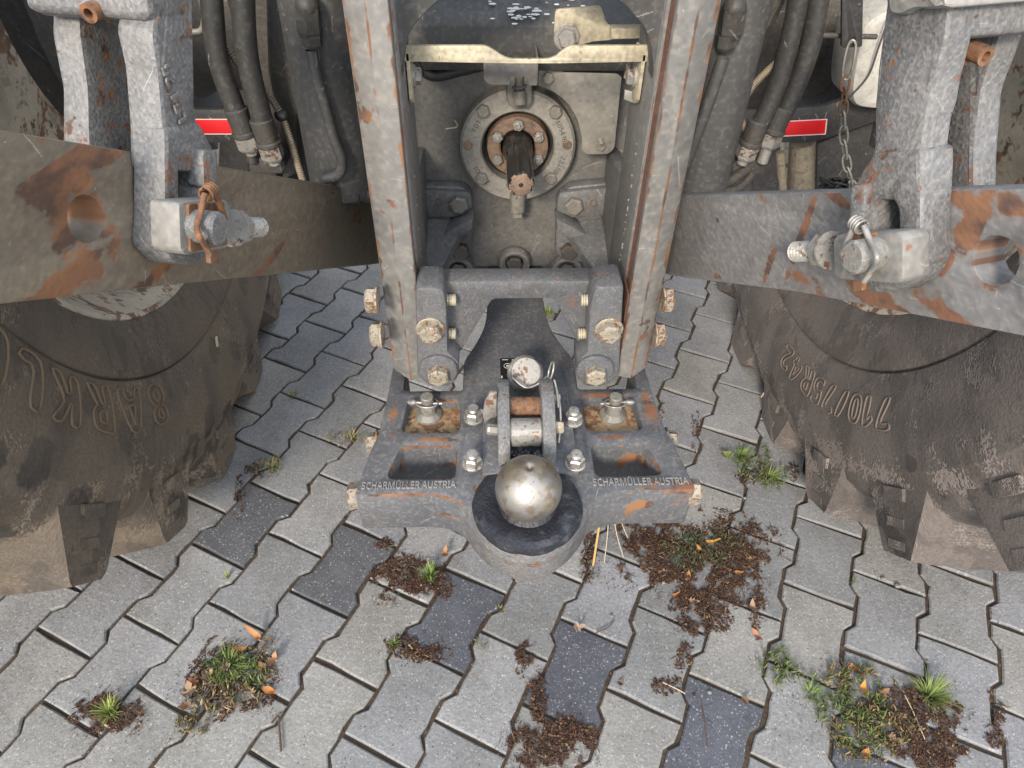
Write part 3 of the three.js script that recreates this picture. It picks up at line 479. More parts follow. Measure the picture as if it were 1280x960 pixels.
  const sg = obj('sensor_guard', zPix([[673, 78], [698, 78], [701, 90, .006], [772, 92, .006], [777, 97], [768, 186, .008], [760, 193, .008], [733, 193, .006], [727, 187, .006], [727.5, 172], [722, 148, .01], [708, 127, .01], [690, 113, .01], [673, 107]], -.955, .004, { bev: .0006 }), M.boltGrey, T, { tile: .4 });
  bolt(sg, PZ(685, 97, -.955), Zd, .0082, .006, M.boltGrey); bolt(sg, PZ(751, 182, -.955), Zd, .0068, .006, M.boltGrey); obj('standoff', cylAB(PZ(750, 174, -.953), PZ(752, 181, -.945), .004), M.boltGrey, sg);
  // the two side ears of the bar
  for (const s of [-1, 1]) { const x = s < 0 ? -.1345 : .130; const ear = obj('side_ear', xSlab([[-.80, 1.13], [-.80, 1.078, .006], [-.815, 1.070, .006], [-.845, 1.08], [-.845, 1.13]], x, .0042, { bev: .0008 }), M.zincYellow, T, { tile: .3 }); bolt(ear, V3(x + (s < 0 ? .0042 : 0), 1.098, -.825), V3(-s, 0, 0), .0095, .007, M.zincDull, { washer: .0125 });
    if (s > 0) obj('spring_tab', [zPix([[781, 112], [806, 118], [804, 131, .004], [796, 131], [780, 124]], -.83, .003, { bev: .0006 }), cylAB(PZ(786, 80, -.835), PZ(783, 98, -.835), .0035)], M.zincDull, ear);
    else obj('spring', tube(Array.from({ length: 40 }, (_, i) => { const a = PZ(519 + i * .12, 77 + i * .42, -.84); return a.add(V3(.006 * Math.cos(i * 1.2), 0, .006 * Math.sin(i * 1.2))); }), .0012, 160, 5), M.steelDark, ear); }
  obj('cable', tube([PZ(515, 76, -.96), PZ(540, 94, -.96), PZ(575, 88, -.96), PZ(610, 80, -.96), PZ(660, 72, -.96)], .0075, 40, 10), M.black, T);

  // reflector bars left and right between the axle and the hoses
  const rb = (px, red, nm) => { const b = obj('reflector_bar', zPix(px, -1.10, .012, { bev: .002 }), M.castDark, T); const rr = zPix(red, -1.0975, .0015, { bev: .0004 }); obj('reflector', rr, M.red, b); const c = red.reduce((a, q) => [a[0] + q[0] / red.length, a[1] + q[1] / red.length], [0, 0]); obj('reflector_edge', zPix(red.map(q => [q[0] + Math.sign(q[0] - c[0]) * 1.4, q[1] + Math.sign(q[1] - c[1]) * 1.3]), -1.0985, .001, { bev: .0003 }), M.redEdge, b); };
  rb([[200, 137], [330, 137], [330, 179], [200, 179]], [[238, 150], [299, 150], [300, 167], [238, 167]]);
  rb([[900, 139], [960, 137], [1030, 133, .01], [1095, 110], [1120, 100], [1120, 142], [1095, 152], [1040, 172, .02], [1010, 178], [900, 180]], [[956, 154], [1033, 150], [1031, 167], [951, 171]]);
  // washer tank, rubber flap and tan conduit on the right
  obj('tank', lumpy(zPix([[1078, 30, .02], [1130, 0, .02], [1150, 130, .02], [1096, 139, .02], [1066, 134, .02], [1064, 110, .02]], -1.06, .10, { bev: .012 }), .002, 12), M.tankWhite, T);
  obj('rubber_flap', zPix([[1022, 180], [1100, 150], [1120, 250], [1020, 250]], -1.16, .01, { bev: .002 }), M.castDark, T);
  obj('hose_sleeve', [cylAB(PZ(1003, 178, -1.14), PZ(1000, 250, -1.14), .022, .024), cylAB(PZ(975, 190, -1.12), PZ(979, 245, -1.12), .008)], M.conduit, T);
  // hose manifolds
  obj('manifold', [zPix([[308, 195, .006], [352, 198, .008], [358, 208, .006], [352, 218], [312, 216]], -1.0, .04, { bev: .004 }), cylAB(PZ(316, 203, -1.0), PZ(314, 184, -1.0), .009), cylAB(PZ(342, 205, -1.0), PZ(340, 186, -1.0), .009)], M.axle, T);
  obj('manifold', [zPix([[916, 205, .006], [925, 197], [960, 203, .006], [955, 219], [914, 218]], -1.0, .04, { bev: .004 }), tube([PZ(838, 231, -.96), PZ(880, 231, -.97), PZ(908, 228, -.985), PZ(930, 214, -1.0)], .0085, 30, 10), tube([PZ(838, 239, -.96), PZ(890, 240, -.97), PZ(925, 234, -.985), PZ(940, 218, -1.0)], .0065, 30, 10)], M.axle, T);
  obj('cable_strap', zPix([[1053, -40], [1080, -40], [1078, 59, .004], [1052, 60, .004]], -.98, .006, { bev: .001, holes: [(() => { const p = PZ(1066, 52, -.98), h = new THREE.Path(); h.absarc(p.x, p.y, .0045, 0, 6.2832, true); return h; })()] }), M.castDark, T);
  obj('linkage_rod', [cylAB(PZ(1024, 44, -1.0), PZ(1096, 46, -1.0), .0035), tube([PZ(1112, 20, -1.04), PZ(1098, 60, -1.045), PZ(1085, 95, -1.05), PZ(1062, 122, -1.055)], .0016, 30, 6)], M.boltDark, T);
  obj('hook_rod', tube([PZ(250, -10, -1.02), PZ(255, 25, -1.02), PZ(251, 38, -1.02), PZ(240, 40, -1.02)], .004, 24, 8), M.boltGrey, T);
  // cab rear wall and fenders above the picture: they close off the sky over the axle
  obj('cab_wall', box(-.85, .85, 1.5, 2.6, -1.35, -1.25, .02), M.greyClean, T); obj('cab_floor', box(-.62, .62, 1.50, 1.56, -2.0, -1.36, .02), M.greyClean, T);
  for (const s of [-1, 1]) { const g = new THREE.CylinderGeometry(1.2, 1.2, .75, 40, 1, true, Math.PI * .62, Math.PI * .72).rotateZ(Math.PI / 2).rotateX(-.35).translate(s * 1.0, 1.0, WC.z); obj('fender', g, M.black, T); }
}
console.log('tractor', Date.now() - T0);

// ───────────────────────── hydraulic hoses ─────────────────────────
function hose(px, z, r, ferr, label) {
  const g = thing('hydraulic_hose', label, 'hose', PZ(px[0][0], px[0][1], z).toArray(), 'hydraulic hoses');
  obj('rubber_tube', tube(px.map(q => PZ(q[0], q[1], z)), r, 50, 14), M.hose, g);
  const [a, b, c] = ferr.map(q => PZ(q[0], q[1], z)); obj('ferrule', [cylAB(a, b, r * 1.16, r * 1.08), cylAB(a.clone().lerp(b, .80), b, r * 1.26)], M.axle, g);
  const d = c.clone().sub(b).normalize(); obj('nut', [aim(hexGeo(r * 1.15, .022), b, d), cylAB(b, c.clone().addScaledVector(d, .01), r * .6)], M.zincDull, g, { tile: .12 });
}
hose([[262, -30], [266, 20], [270, 60], [279, 95], [290, 125], [297, 142]], -.99, .0145, [[294, 135], [307, 170], [313, 186]], 'outer grey hydraulic hose ending at the manifold beside the short red reflector strip');
hose([[303, -30], [305, 30], [309, 70], [316, 105], [324, 135], [329, 155]], -.98, .0150, [[326, 148], [337, 182], [342, 198]], 'inner grey hydraulic hose beside the thin ribbed conduit and the short red reflector strip');
hose([[1002, -30], [994, 20], [985, 60], [974, 100], [960, 135], [948, 158]], -.98, .0135, [[949, 150], [937, 182], [930, 198]], 'grey hydraulic hose crossing beside the long red reflector, nearer the pale rail');
hose([[1027, -30], [1020, 20], [1012, 60], [1000, 95], [986, 128], [976, 148]], -.985, .0140, [[980, 133], [966, 166], [955, 196]], 'grey hydraulic hose crossing in front of the long red reflector, nearer the chain');
function conduit(px, z, label, ties) {
  const c = new THREE.CatmullRomCurve3(px.map(q => PZ(q[0], q[1], z))), n = 260, g = new THREE.TubeGeometry(c, n, .0052, 10);
  const p = g.attributes.position; for (let i = 0; i <= n; i++) { const o = c.getPointAt(i / n), k = i % 4 < 2 ? 1.08 : .88; for (let j = 0; j <= 10; j++) { const q = i * 11 + j; p.setXYZ(q, o.x + (p.getX(q) - o.x) * k, o.y + (p.getY(q) - o.y) * k, o.z + (p.getZ(q) - o.z) * k); } } g.computeVertexNormals();
  const t = thing('ribbed_conduit', label, 'conduit', PZ(px[0][0], px[0][1], z).toArray()); obj('conduit', g, M.conduit, t);
  for (const q of ties) obj('clip', lumpy(new THREE.SphereGeometry(.012, 14, 10).scale(1, .8, 1).translate(...PZ(q[0], q[1], z).toArray()), .002, 90), M.black, t);
}
conduit([[270, 40], [284, 60], [302, 85], [325, 108], [342, 128], [352, 145], [362, 172], [370, 198], [378, 224]], -1.01, 'thin ribbed tan cable conduit with a black clip beside the lift cylinder', [[352, 144]]);
conduit([[1012, 40], [990, 62], [960, 88], [938, 112], [927, 134], [926, 150], [934, 165]], -1.01, 'thin ribbed tan cable conduit passing behind the two hoses near the long red reflector', [[922, 142]]);

// ───────────────────────── chain ─────────────────────────
{
  const z = -.975, t = thing('safety_chain', 'short steel chain with snap hook hanging from a grey strap', 'chain', PZ(1060, 55, z).toArray());
  const oval = (a, b, w, r, turn) => { const d = b.clone().sub(a), l = d.length(); const pts = []; for (let i = 0; i < 20; i++) { const q = i / 20 * 6.2832; pts.push(V3(w * Math.cos(q), l / 2 * Math.sign(Math.sin(q)) * Math.abs(Math.sin(q)) ** .7, 0)); } return aim(tube(pts, r, 44, 8, true).rotateY(turn), a.clone().lerp(b, .5), d); };
  obj('snap_hook', [oval(PZ(1066, 50, z), PZ(1057, 100, z), .0062, .0019, .4)], M.zinc, t);
  const path = [[1057, 97], [1056, 112], [1055, 127], [1054, 142], [1054, 160], [1055, 178], [1057, 196], [1060, 212], [1064, 228], [1069, 241]];
  for (let i = 0; i < path.length - 1; i++) { const a = PZ(path[i][0], path[i][1], z), b = PZ(path[i + 1][0], path[i + 1][1], z), d = b.clone().sub(a).multiplyScalar(.16); obj('chain_link', oval(a.sub(d), b.add(d), .0056, .0017, i % 2 ? 1.45 : .1), i < 3 ? M.rust : M.zincDull, t, { tile: .2 }); }
  const w = thing('wire_bundle', 'dark tangled wire bundle lying on the lower link top under the chain', 'wires', PZ(1045, 232, -.9).toArray()); const rnd = RNG(9), L = [];
  for (let i = 0; i < 9; i++) { const p = []; for (let k = 0; k < 7; k++) p.push(PZ(1042 + (rnd() - .5) * 40, 232 + (rnd() - .5) * 20, -.90 + (rnd() - .5) * .05)); L.push(tube(p, .0016, 40, 6)); }
  L.push(tube([PZ(1018, 238, -.9), PZ(1030, 230, -.9), PZ(1042, 224, -.9)], .0018, 20, 6)); obj('wire', L, M.black, w);
}

// ───────────────────────── lower links and lift rod yokes ─────────────────────────
function linkPlane(A, B) { // vertical plane through A and B (x,z); d points to the rear, nIn towards the middle
  const d = V3(B[0] - A[0], 0, B[1] - A[1]).normalize(), c = V3(-d.z, 0, d.x), s = A[0] < 0 ? 1 : -1, nIn = V3(d.z, 0, -d.x).multiplyScalar(s);
  const P0 = V3(A[0], 0, A[1]);
  const hit = (px, py, off) => { const o = P0.clone().addScaledVector(nIn, off), r = ray(px, py), t = o.sub(CAM).dot(nIn) / r.dot(nIn); return CAM.clone().addScaledVector(r, t); };
  const sv = p => [p.clone().sub(P0).dot(d), p.y];
  const slab = (px, off, thick, o = {}) => {
    const pts = px.map(q => { const w = sv(hit(q[0], q[1], off)); return q[2] !== undefined ? [...w, q[2]] : w; });
    const sh = rshape(pts, o.r ?? 0); (o.holes ?? []).forEach(h => sh.holes.push(h));
    const g = extr(sh, thick, o.bev ?? .002, 8); const m = new THREE.Matrix4();
    if (c.dot(nIn) < 0) m.makeBasis(d, V3(0, 1, 0), c).setPosition(P0.clone().addScaledVector(nIn, off)); // extrudes outwards
    else { g.translate(0, 0, -thick); m.makeBasis(d, V3(0, 1, 0), c).setPosition(P0.clone().addScaledVector(nIn, off)); }
    return g.applyMatrix4(m);
  };
  return { d, nIn, P0, hit, sv, slab };
}
const PL = linkPlane([-.224, -.942], [-.340, -.416]), PR = linkPlane([.207, -.827], [.318, -.415]);
function armUV(pl) { return (q, n) => { const s = q.clone().sub(pl.P0).dot(pl.d); return [s / .8 + .15, q.y / .48 - 1.45 + (Math.abs(n.y) > Math.abs(n.x) && Math.abs(n.y) > Math.abs(n.z) ? q.x : 0)]; }; }
const auv = (pl, px, py, rx, ry, st) => { const [s, v] = pl.sv(pl.hit(px, py, 0)); return [s / .8 + .15, v / .48 - 1.45, rx / .8, ry / .48, st]; };
const matArmL = matOf(paint({ base: [.138, .116, .086], seed: 307, rust: .46, dust: .32, grime: .25, dustCol: [.24, .16, .085], w: 1280, h: 768, scratch: .7,
  extra: blobs([auv(PL, 85, 215, .045, .02, 1), auv(PL, 66, 255, .014, .035, 1), auv(PL, 75, 300, .01, .02, .8), auv(PL, 130, 190, .06, .010, 1.1), auv(PL, 30, 178, .06, .006, .9), auv(PL, 109, 274, .020, .022, .95),  auv(PL, 60, 372, .07, .010, 1.1), auv(PL, 180, 358, .06, .008, 1), auv(PL, 320, 347, .09, .006, 1), auv(PL, 110, 330, .02, .02, .8), auv(PL, 400, 300, .02, .02, .6), auv(PL, 300, 235, .03, .01, .7), auv(PL, 140, 300, .015, .02, .8)]) }), { bump: .0008 });
const matArmR = matOf(paint({ base: [.155, .154, .155], seed: 331, rust: .42, dust: .22, grime: .2, w: 1280, h: 768, scratch: .9,
  extra: blobs([auv(PR, 1000, 300, .006, .05, 1.1), auv(PR, 962, 330, .006, .03, .9), auv(PR, 1010, 355, .03, .012, 1), auv(PR, 1090, 368, .05, .014, 1.15), auv(PR, 1180, 390, .05, .008, 1), auv(PR, 900, 350, .04, .006, .9), auv(PR, 1215, 280, .012, .03, 1.1), auv(PR, 1205, 245, .03, .010, 1), auv(PR, 1185, 320, .008, .02, .9), auv(PR, 1265, 260, .02, .01, .8), auv(PR, 1040, 243, .03, .005, 1), auv(PR, 1243, 326, .021, .023, .9), auv(PR, 950, 246, .04, .005, .7)]) }), { bump: .0008 });
const circ = (pl, px, py, r) => { const [s, v] = pl.sv(pl.hit(px, py, 0)), h = new THREE.Path(); h.absarc(s, v, r, 0, 6.2832, true); return h; };
{
  const t = thing('lower_link', 'brownish flat lower link arm with drilled hole and rusty lower edge above the lettered tyre', 'lower link', [-.30, .95, -.65], 'lower link arms');
  obj('arm', PL.slab([[-170, 131], [0, 162], [462, 239], [475, 242], [480, 329], [466, 331], [230, 355], [0, 381], [-170, 399]], 0, .032, { bev: .003, holes: [circ(PL, 109, 274, .0165)] }), matArmL, t, { uv: armUV(PL) });
  const u = thing('lower_link', 'blue grey flat lower link arm with scratched paint and rust streaks, above the numbered tyre', 'lower link', [.30, .95, -.65], 'lower link arms');
  obj('arm', PR.slab([[1460, 232], [1200, 237], [845, 244], [825, 244], [820, 340], [838, 345], [1000, 366], [1278, 421], [1460, 458]], 0, .032, { bev: .003, holes: [circ(PR, 1243, 326, .0175)] }), matArmR, u, { uv: armUV(PR) });
}
function yoke(pl, D, label) {
  const t = thing('lift_rod_yoke', label, 'yoke', pl.hit(...D.base, 0).toArray(), 'cast yokes over the lower links');
  const slot = rshape(D.slot.map(q => pl.sv(pl.hit(q[0], q[1], D.off))), .008, new THREE.Path());
  const bd = [pl.slab(D.lower, D.off, D.off - .0015, { bev: .0035, r: .008, holes: [slot] }), pl.slab(D.upper, D.off - .002, D.t, { bev: .0035, r: .006 }), pl.slab(D.outer, -D.gap, .024, { bev: .0035, r: .006 }), pl.slab(D.bridge, D.off - .001, D.off + D.gap + .023, { bev: .006, r: .008 })];
  if (D.rib) bd.push(pl.slab(D.rib, D.off + .008, .016, { bev: .003, r: .004 }));
  const body = obj('yoke_body', bd.map((g, i) => lumpy(g, .0012, 70, i + 2)), D.mat, t);
  { const p = pl.hit(...D.peg, -D.gap * .3); obj('peg', lathe([[.0035, -.01], [.0035, .008], [.0066, .008], [.0066, -.012]], 20).applyQuaternion(new THREE.Quaternion().setFromUnitVectors(V3(0, 1, 0), pl.d)).translate(p.x, p.y, p.z), M.rust, t); const e = pl.hit(D.peg[0] + (D.side < 0 ? 18 : -16), D.peg[1] + 12, -D.gap * .3); obj('peg_wire', tube([p, p.clone().lerp(e, .5).add(V3(0, .002, 0)), e], .0028, 20, 7), M.rust, t); }
  if (D.crown) obj('crown_cap', lumpy(pl.slab(D.crown, D.off + .010, D.off + D.gap + .04, { bev: .008, r: .012 }), .003, 60, 5), M.greyWorn, t);
  if (D.text) { const q = D.text, L = []; for (const [txt, px, py, sz, rot] of q) { const g = new TextGeometry(txt, { font, size: sz, depth: .0016, curveSegments: 3 }); g.rotateZ(rot); const c = pl.hit(px, py, D.off), m = new THREE.Matrix4(); const X = D.side < 0 ? pl.d.clone().negate() : pl.d.clone(); m.makeBasis(X, V3(0, 1, 0), pl.nIn).setPosition(c); L.push(g.applyMatrix4(m)); } obj('cast_lettering', L, D.mat, t); }
  // keeper block, pin, clip and stud
  const bo = D.off + .026;
  const blk = obj('keeper_block', lumpy(pl.slab(D.block, bo, .025, { bev: .0022, r: .004 }), .0004, 80), M.block, t);
  if (D.rustPlate) obj('rust_plate', pl.slab(D.rustPlate, bo + .003, .004, { bev: .001, r: .003 }), M.rust, blk);
  const pc = pl.hit(...D.pin, bo + .022); const pb = pc.clone().addScaledVector(pl.nIn, -.034);
  obj('pin', [cylAB(pb, pc, D.pinR, D.pinR, 32)], D.pinMat, t, { tile: .15 });
  { const s0 = pl.hit(...D.stud[0], bo - .012), s1 = pl.hit(...D.stud[1], bo - .012), dd = s1.clone().sub(s0).normalize(); obj('stud_bolt', aim(hexGeo(.0155, .014, { washer: .0165, stud: s1.distanceTo(s0), studR: .0095 }), s0, dd), M.zincDull, t, { tile: .12 }); }
  { const co = pl.hit(...D.coil, bo + .012), L = [], coil = []; for (let i = 0; i <= 60; i++) { const a = i / 60 * 6.2832 * 4; coil.push(co.clone().addScaledVector(pl.d, (i / 60 - .5) * .0105).add(V3(0, .0048 * Math.cos(a), 0)).addScaledVector(pl.nIn, .0048 * Math.sin(a))); } L.push(tube(coil, .0013, 160, 6)); for (const leg of D.legs) L.push(tube(leg.map(q => pl.hit(q[0], q[1], bo + (q[2] ?? .014))), .0023, 40, 8)); obj('spring_clip', L, D.clipMat, t); }
  obj('tongue', [pl.slab(D.tongue, bo - .002, .005, { bev: .001, r: .002 }), pl.slab(D.lip, bo + .008, .012, { bev: .001, r: .002 })], M.rust, t);
}
yoke(PL, { side: -1, base: [200, 250], off: .030, t: .028, gap: .046, mat: M.cast,
  upper: [[207, -40], [242, -40], [243, 60], [243, 120], [247, 152], [262, 175], [262, 215], [204, 215], [204, 165], [198, 95], [190, 40]],
  lower: [[206, 176], [205, 160], [248, 150], [261, 172], [273, 192], [274, 262], [271, 300], [258, 324], [240, 334, .02], [218, 328, .02], [206, 312, .02], [207, 270]],
  outer: [[96, -60], [150, -60], [172, 60], [178, 150], [182, 260], [112, 260], [112, 175], [110, 110], [100, 40]],
  bridge: [[180, -90], [250, -90], [243, 0], [242, 26], [200, 30], [186, 24]],
  slot: [[226, 206], [233, 199], [241, 201], [247, 215], [248, 256], [226, 256]], rib: [[254, 187], [271, 189], [273, 236], [256, 234]],
  peg: [119, 13], text: [['LE1 25', 233, 150, .0105, Math.PI / 2]],
  block: [[224, 253], [283, 249], [289, 258], [288, 306], [282, 311], [232, 319], [226, 312]], rustPlate: [[236, 255], [281, 252], [285, 306], [239, 316]],
  pin: [276, 286], pinR: .0128, pinMat: M.cast, stud: [[289, 285], [316, 284]], coil: [261, 240], clipMat: M.rust,
  legs: [[[256, 242], [252, 262], [246, 282], [249, 295, .02], [257, 308], [262, 318]], [[269, 243], [276, 258], [282, 275]]], tongue: [[262, 300], [273, 300], [275, 329], [264, 330]], lip: [[255, 254], [272, 253], [274, 264], [254, 266]] },
  'rust stained cast yoke with orange rusty keeper plate over the brownish lower link');
yoke(PR, { side: 1, base: [1120, 280], off: .032, t: .026, gap: .050, mat: M.cast,
  upper: [[1190, -40], [1112, -40], [1098, 70], [1092, 130], [1092, 190], [1076, 214], [1074, 250], [1148, 250], [1150, 190], [1157, 140], [1166, 100], [1180, 50]],
  lower: [[1150, 200], [1150, 186], [1092, 190], [1080, 212], [1064, 232], [1062, 320], [1066, 350], [1090, 368, .02], [1118, 366, .02], [1140, 350, .02], [1150, 322], [1150, 262]],
  outer: [[1268, -60], [1210, -60], [1190, 90], [1180, 180], [1178, 280], [1216, 280], [1217, 180], [1226, 110], [1244, 60], [1256, 20]],
  bridge: [[1190, -60], [1098, -60], [1108, 34], [1160, 56], [1176, 50]],
  slot: [[1091, 300], [1091, 258], [1099, 244], [1111, 244], [1121, 258], [1122, 300]], rib: [[1062, 232], [1080, 228], [1079, 284], [1061, 286]],
  peg: [1222, 66], crown: [[1186, -80], [1096, -80], [1106, 22], [1120, 26], [1134, 14], [1150, 18], [1170, 10], [1182, 12]],
  block: [[1128, 298], [1122, 290], [1048, 292], [1041, 300], [1042, 344], [1052, 350], [1122, 355], [1128, 348]],
  pin: [1064, 322], pinR: .0130, pinMat: M.block, stud: [[1040, 313], [1008, 314]], coil: [1073, 281], clipMat: M.zincDull,
  legs: [[[1067, 283], [1060, 300], [1052, 318]], [[1080, 282], [1087, 300], [1096, 322, .022], [1090, 338], [1080, 352]]], tongue: [[1066, 336], [1078, 336], [1077, 364], [1065, 364]], lip: [[1066, 292], [1084, 292], [1084, 304], [1064, 303]] },
  'blue grey cast yoke with pale keeper block over the scratched lower link near the chain');
console.log('links', Date.now() - T0);

// ───────────────────────── ball hitch ─────────────────────────
const HB = thing('ball_hitch', 'grey bolted tow hitch frame with steel coupling ball and greased collar between the rails', 'tow hitch', [0, .64, -.6]);
{
  const YT = .70, TH = .076, plUV = (q, n) => Math.abs(n.y) > Math.abs(n.x) && Math.abs(n.y) > Math.abs(n.z) ? [q.x / .5 + .5, (-q.z - .43) / .5 + .18] : Math.abs(n.z) > Math.abs(n.x) ? [q.x / .5 + .5, (q.y - .62) / .5] : [q.z / .5, (q.y - .62) / .5];
  const pb = (x, z, rx, rz, s) => [x / .5 + .5, (-z - .43) / .5 + .18, rx / .5, rz / .5, s], fb = (x, y, rx, ry, s) => [x / .5 + .5, (y - .62) / .5, rx / .5, ry / .5, s];
  const mPlate = matOf(paint({ base: [.082, .087, .098], seed: 401, rust: .28, dust: .25, grime: .22, w: 768, h: 768, extra: blobs([pb(.205, -.53, .03, .008, 1.1), pb(.16, -.525, .02, .005, 1), pb(.18, -.665, .012, .04, .9), pb(.12, -.692, .04, .008, .9), pb(-.18, -.66, .008, .03, .7), pb(-.12, -.613, .05, .005, .8), pb(.12, -.613, .04, .005, .8), fb(.15, .668, .018, .010, 1.1), fb(.135, .655, .006, .01, .9), fb(.20, .697, .03, .006, 1.1), fb(-.12, .697, .09, .004, .8), fb(-.1, .66, .02, .006, .7), pb(-.06, -.53, .01, .01, .8)]) }), { bump: .0007 });
  const half = [[.216, -.523, .008], [.203, -.605, .01], [.197, -.625, .01], [.192, -.70], [.19, -.765, .006], [.169, -.765], [.169, -.710, .006], [.084, -.710, .006], [.084, -.775, .01], [.066, -.815, .03], [.050, -.865, .03], [.046, -.96], [.046, -1.2]];
  const left = [[0, -.452], [-.035, -.452, .02], [-.064, -.480, .02], [-.082, -.512, .03], [-.115, -.524, .03], ...half.map(q => [-q[0], q[1], q[2] ?? 0]), [0, -1.2]];
  const win = [[-.090, -.603], [-.163, -.6025], [-.178, -.549], [-.0905, -.547]], pock = [[-.0865, -.690], [-.160, -.6905], [-.166, -.628], [-.087, -.627]];
  const gl = ySlab(left, YT, TH, { bev: .005, holes: [win, pock], hr: .012 });
  { const p = gl.attributes.position; for (let i = 0; i < p.count; i++) if (p.getX(i) > -.0055) { p.setX(i, 0); p.setY(i, p.getY(i) > YT - TH / 2 ? YT : YT - TH); } gl.deleteAttribute('normal'); gl.computeVertexNormals(); }
  const glc = toCreasedNormals(gl, .6), gr = glc.clone().scale(-1, 1, 1);
  for (const k of ['position', 'normal', 'uv']) { const a = gr.attributes[k], n = a.itemSize, A = a.array; for (let i = 0; i < a.count; i += 3) for (let c = 0; c < n; c++) { const t = A[(i + 1) * n + c]; A[(i + 1) * n + c] = A[(i + 2) * n + c]; A[(i + 2) * n + c] = t; } }
  const plate = obj('hitch_plate', [glc, gr], mPlate, HB, { uv: plUV });
  for (const s of [-1, 1]) {
    obj('pocket_floor', box(s > 0 ? .080 : -.173, s > 0 ? .173 : -.080, .662, .682, -.698, -.619, .002), M.pocket, plate);
    // locking pin with linch ring
    const p = PY(s < 0 ? 536 : 766, 519, .682), pin = obj('locking_pin', lathe([[.0195, 0], [.019, .003], [.0125, .009], [.0115, .020], [.0085, .022], [.0078, .026], [.0092, .029], [.0092, .037], [.008, .0385], [0, .0385]], 28).translate(p.x, .682, p.z), M.boltGrey, HB);
    obj('linch_ring', [tube(Array.from({ length: 18 }, (_, i) => V3(p.x + .0150 * Math.cos(i * .349), .7065 + .0035 * Math.sin(i * .349), p.z + .0125 * Math.sin(i * .349))), .0013, 50, 7, true), tube([V3(p.x - .020 * s, .7055, p.z), V3(p.x, .7060, p.z), V3(p.x + .02 * s, .7070, p.z - .002)], .0022, 16, 8), lumpy(new THREE.SphereGeometry(.0045, 12, 8).scale(1.5, .8, 1).translate(p.x + .0215 * s, .7075, p.z - .001), .0008, 300)], M.zinc, pin);
  }
  // side bolts
  for (const [x, y, s] of [[461, 553, -1], [432, 619, -1], [836, 550, 1], [876, 614, 1]]) { const q = PY(x, y, .674), xs = q.z < -.57 ? .1995 : .2115; bolt(HB, V3(s * xs, .674, q.z), V3(s, 0, s > 0 ? .12 : .12), q.z < -.57 ? .0150 : .0175, .014, M.boltWorn, { washer: .0185, turn: .5 }); }
  // raised foundry lettering
  for (const [x0, x1] of [[-.207, -.089], [.085, .207]]) { const g = new TextGeometry('SCHARM\u00dcLLER AUSTRIA', { font: fontR, size: .0104, depth: .0020, curveSegments: 3 }); g.computeBoundingBox(); const b = g.boundingBox, k = (x1 - x0) / (b.max.x - b.min.x); g.translate(-b.min.x, 0, 0).scale(k, 1, 1).rotateX(-Math.PI / 2).translate(x0, YT - .0002, -.5315); obj('lettering', g, M.greyWorn, plate); }
  // collar and ball
  obj('collar', [lathe([[0, .618], [.048, .618], [.057, .623], [.0615, .634], [.0635, .662], [.0650, .674], [.0672, .678], [.0672, .700], [.0650, .7045], [.060, .706]], 64).translate(0, 0, -.502)], M.cast, HB);
  { const g = lathe([[.0676, .695], [.0680, .700], [.0655, .707], [.058, .7095], [.045, .708], [.036, .706], [.030, .712]], 90).translate(0, 0, -.502); obj('grease', lumpy(g, .0008, 90, 4), M.grease, HB, { tile: .12, label: 'black grease smeared round the ball seat' }); }
  { const s = new THREE.SphereGeometry(.040, 64, 48), p = s.attributes.position; for (let i = 0; i < p.count; i++) { const r = Math.hypot(p.getX(i), p.getZ(i)); if (p.getY(i) > 0 && r < .006) p.setY(i, p.getY(i) - .004 * (1 - r / .006)); } s.computeVertexNormals(); obj('ball', s.translate(0, .738, -.500), M.ball, HB, { tile: .14, label: 'bare steel coupling ball with yellowish stains' }); }
  // pad, nuts
  const pad = obj('pad_plate', ySlab([[-.056, -.545], [.068, -.545], [.066, -.683], [-.054, -.683]], .712, .013, { bev: .002, r: .003 }), mPlate, HB, { uv: plUV });
  for (const [x, y] of [[592, 523], [591, 580], [719, 580], [716, 526]]) { const p = PY(x, y, .712); bolt(pad, p, V3(0, 1, 0), .0120, .0115, M.zinc, { washer: .0135, stud: .009, studR: .0070, name: 'nut' }); }
  // hold-down
  const prof = [[-.556, .712], [-.560, .735, .01], [-.590, .758, .02], [-.630, .773, .02], [-.662, .768, .012], [-.672, .745], [-.675, .712]];
  const hd = obj('hold_down', [xSlab(prof, -.0355, .016, { bev: .003 }), xSlab(prof, .0215, .0175, { bev: .003 })], M.cast, HB, { tile: .3 });
  obj('cross_pin', cylAB(V3(-.022, .747, -.628), V3(.024, .747, -.628), .0125), M.rust, hd, { tile: .2 });
  obj('roller', cylAB(V3(-.0195, .736, -.592), V3(.0215, .736, -.592), .0185, .0185, 36), M.zincDull, hd, { tile: .15 });
  bolt(hd, V3(-.036, .734, -.598), V3(-1, .25, .1), .0072, .014, M.zincDull); bolt(hd, V3(.039, .736, -.60), V3(1, .1, .1), .0085, .012, M.zincYellow); bolt(hd, V3(.039, .748, -.64), V3(1, .1, .1), .0075, .010, M.zincYellow);
  obj('lever', lumpy(zPix([[621, 492], [612, 492], [606, 504], [603, 520, .003], [606, 529], [612, 524], [621, 520]], -.618, .006, { bev: .0012 }), .0005, 80), M.zincDull, hd);
  obj('lever_bolt', cylAB(V3(-.058, .722, -.645), V3(-.036, .726, -.632), .0035), M.zinc, hd);
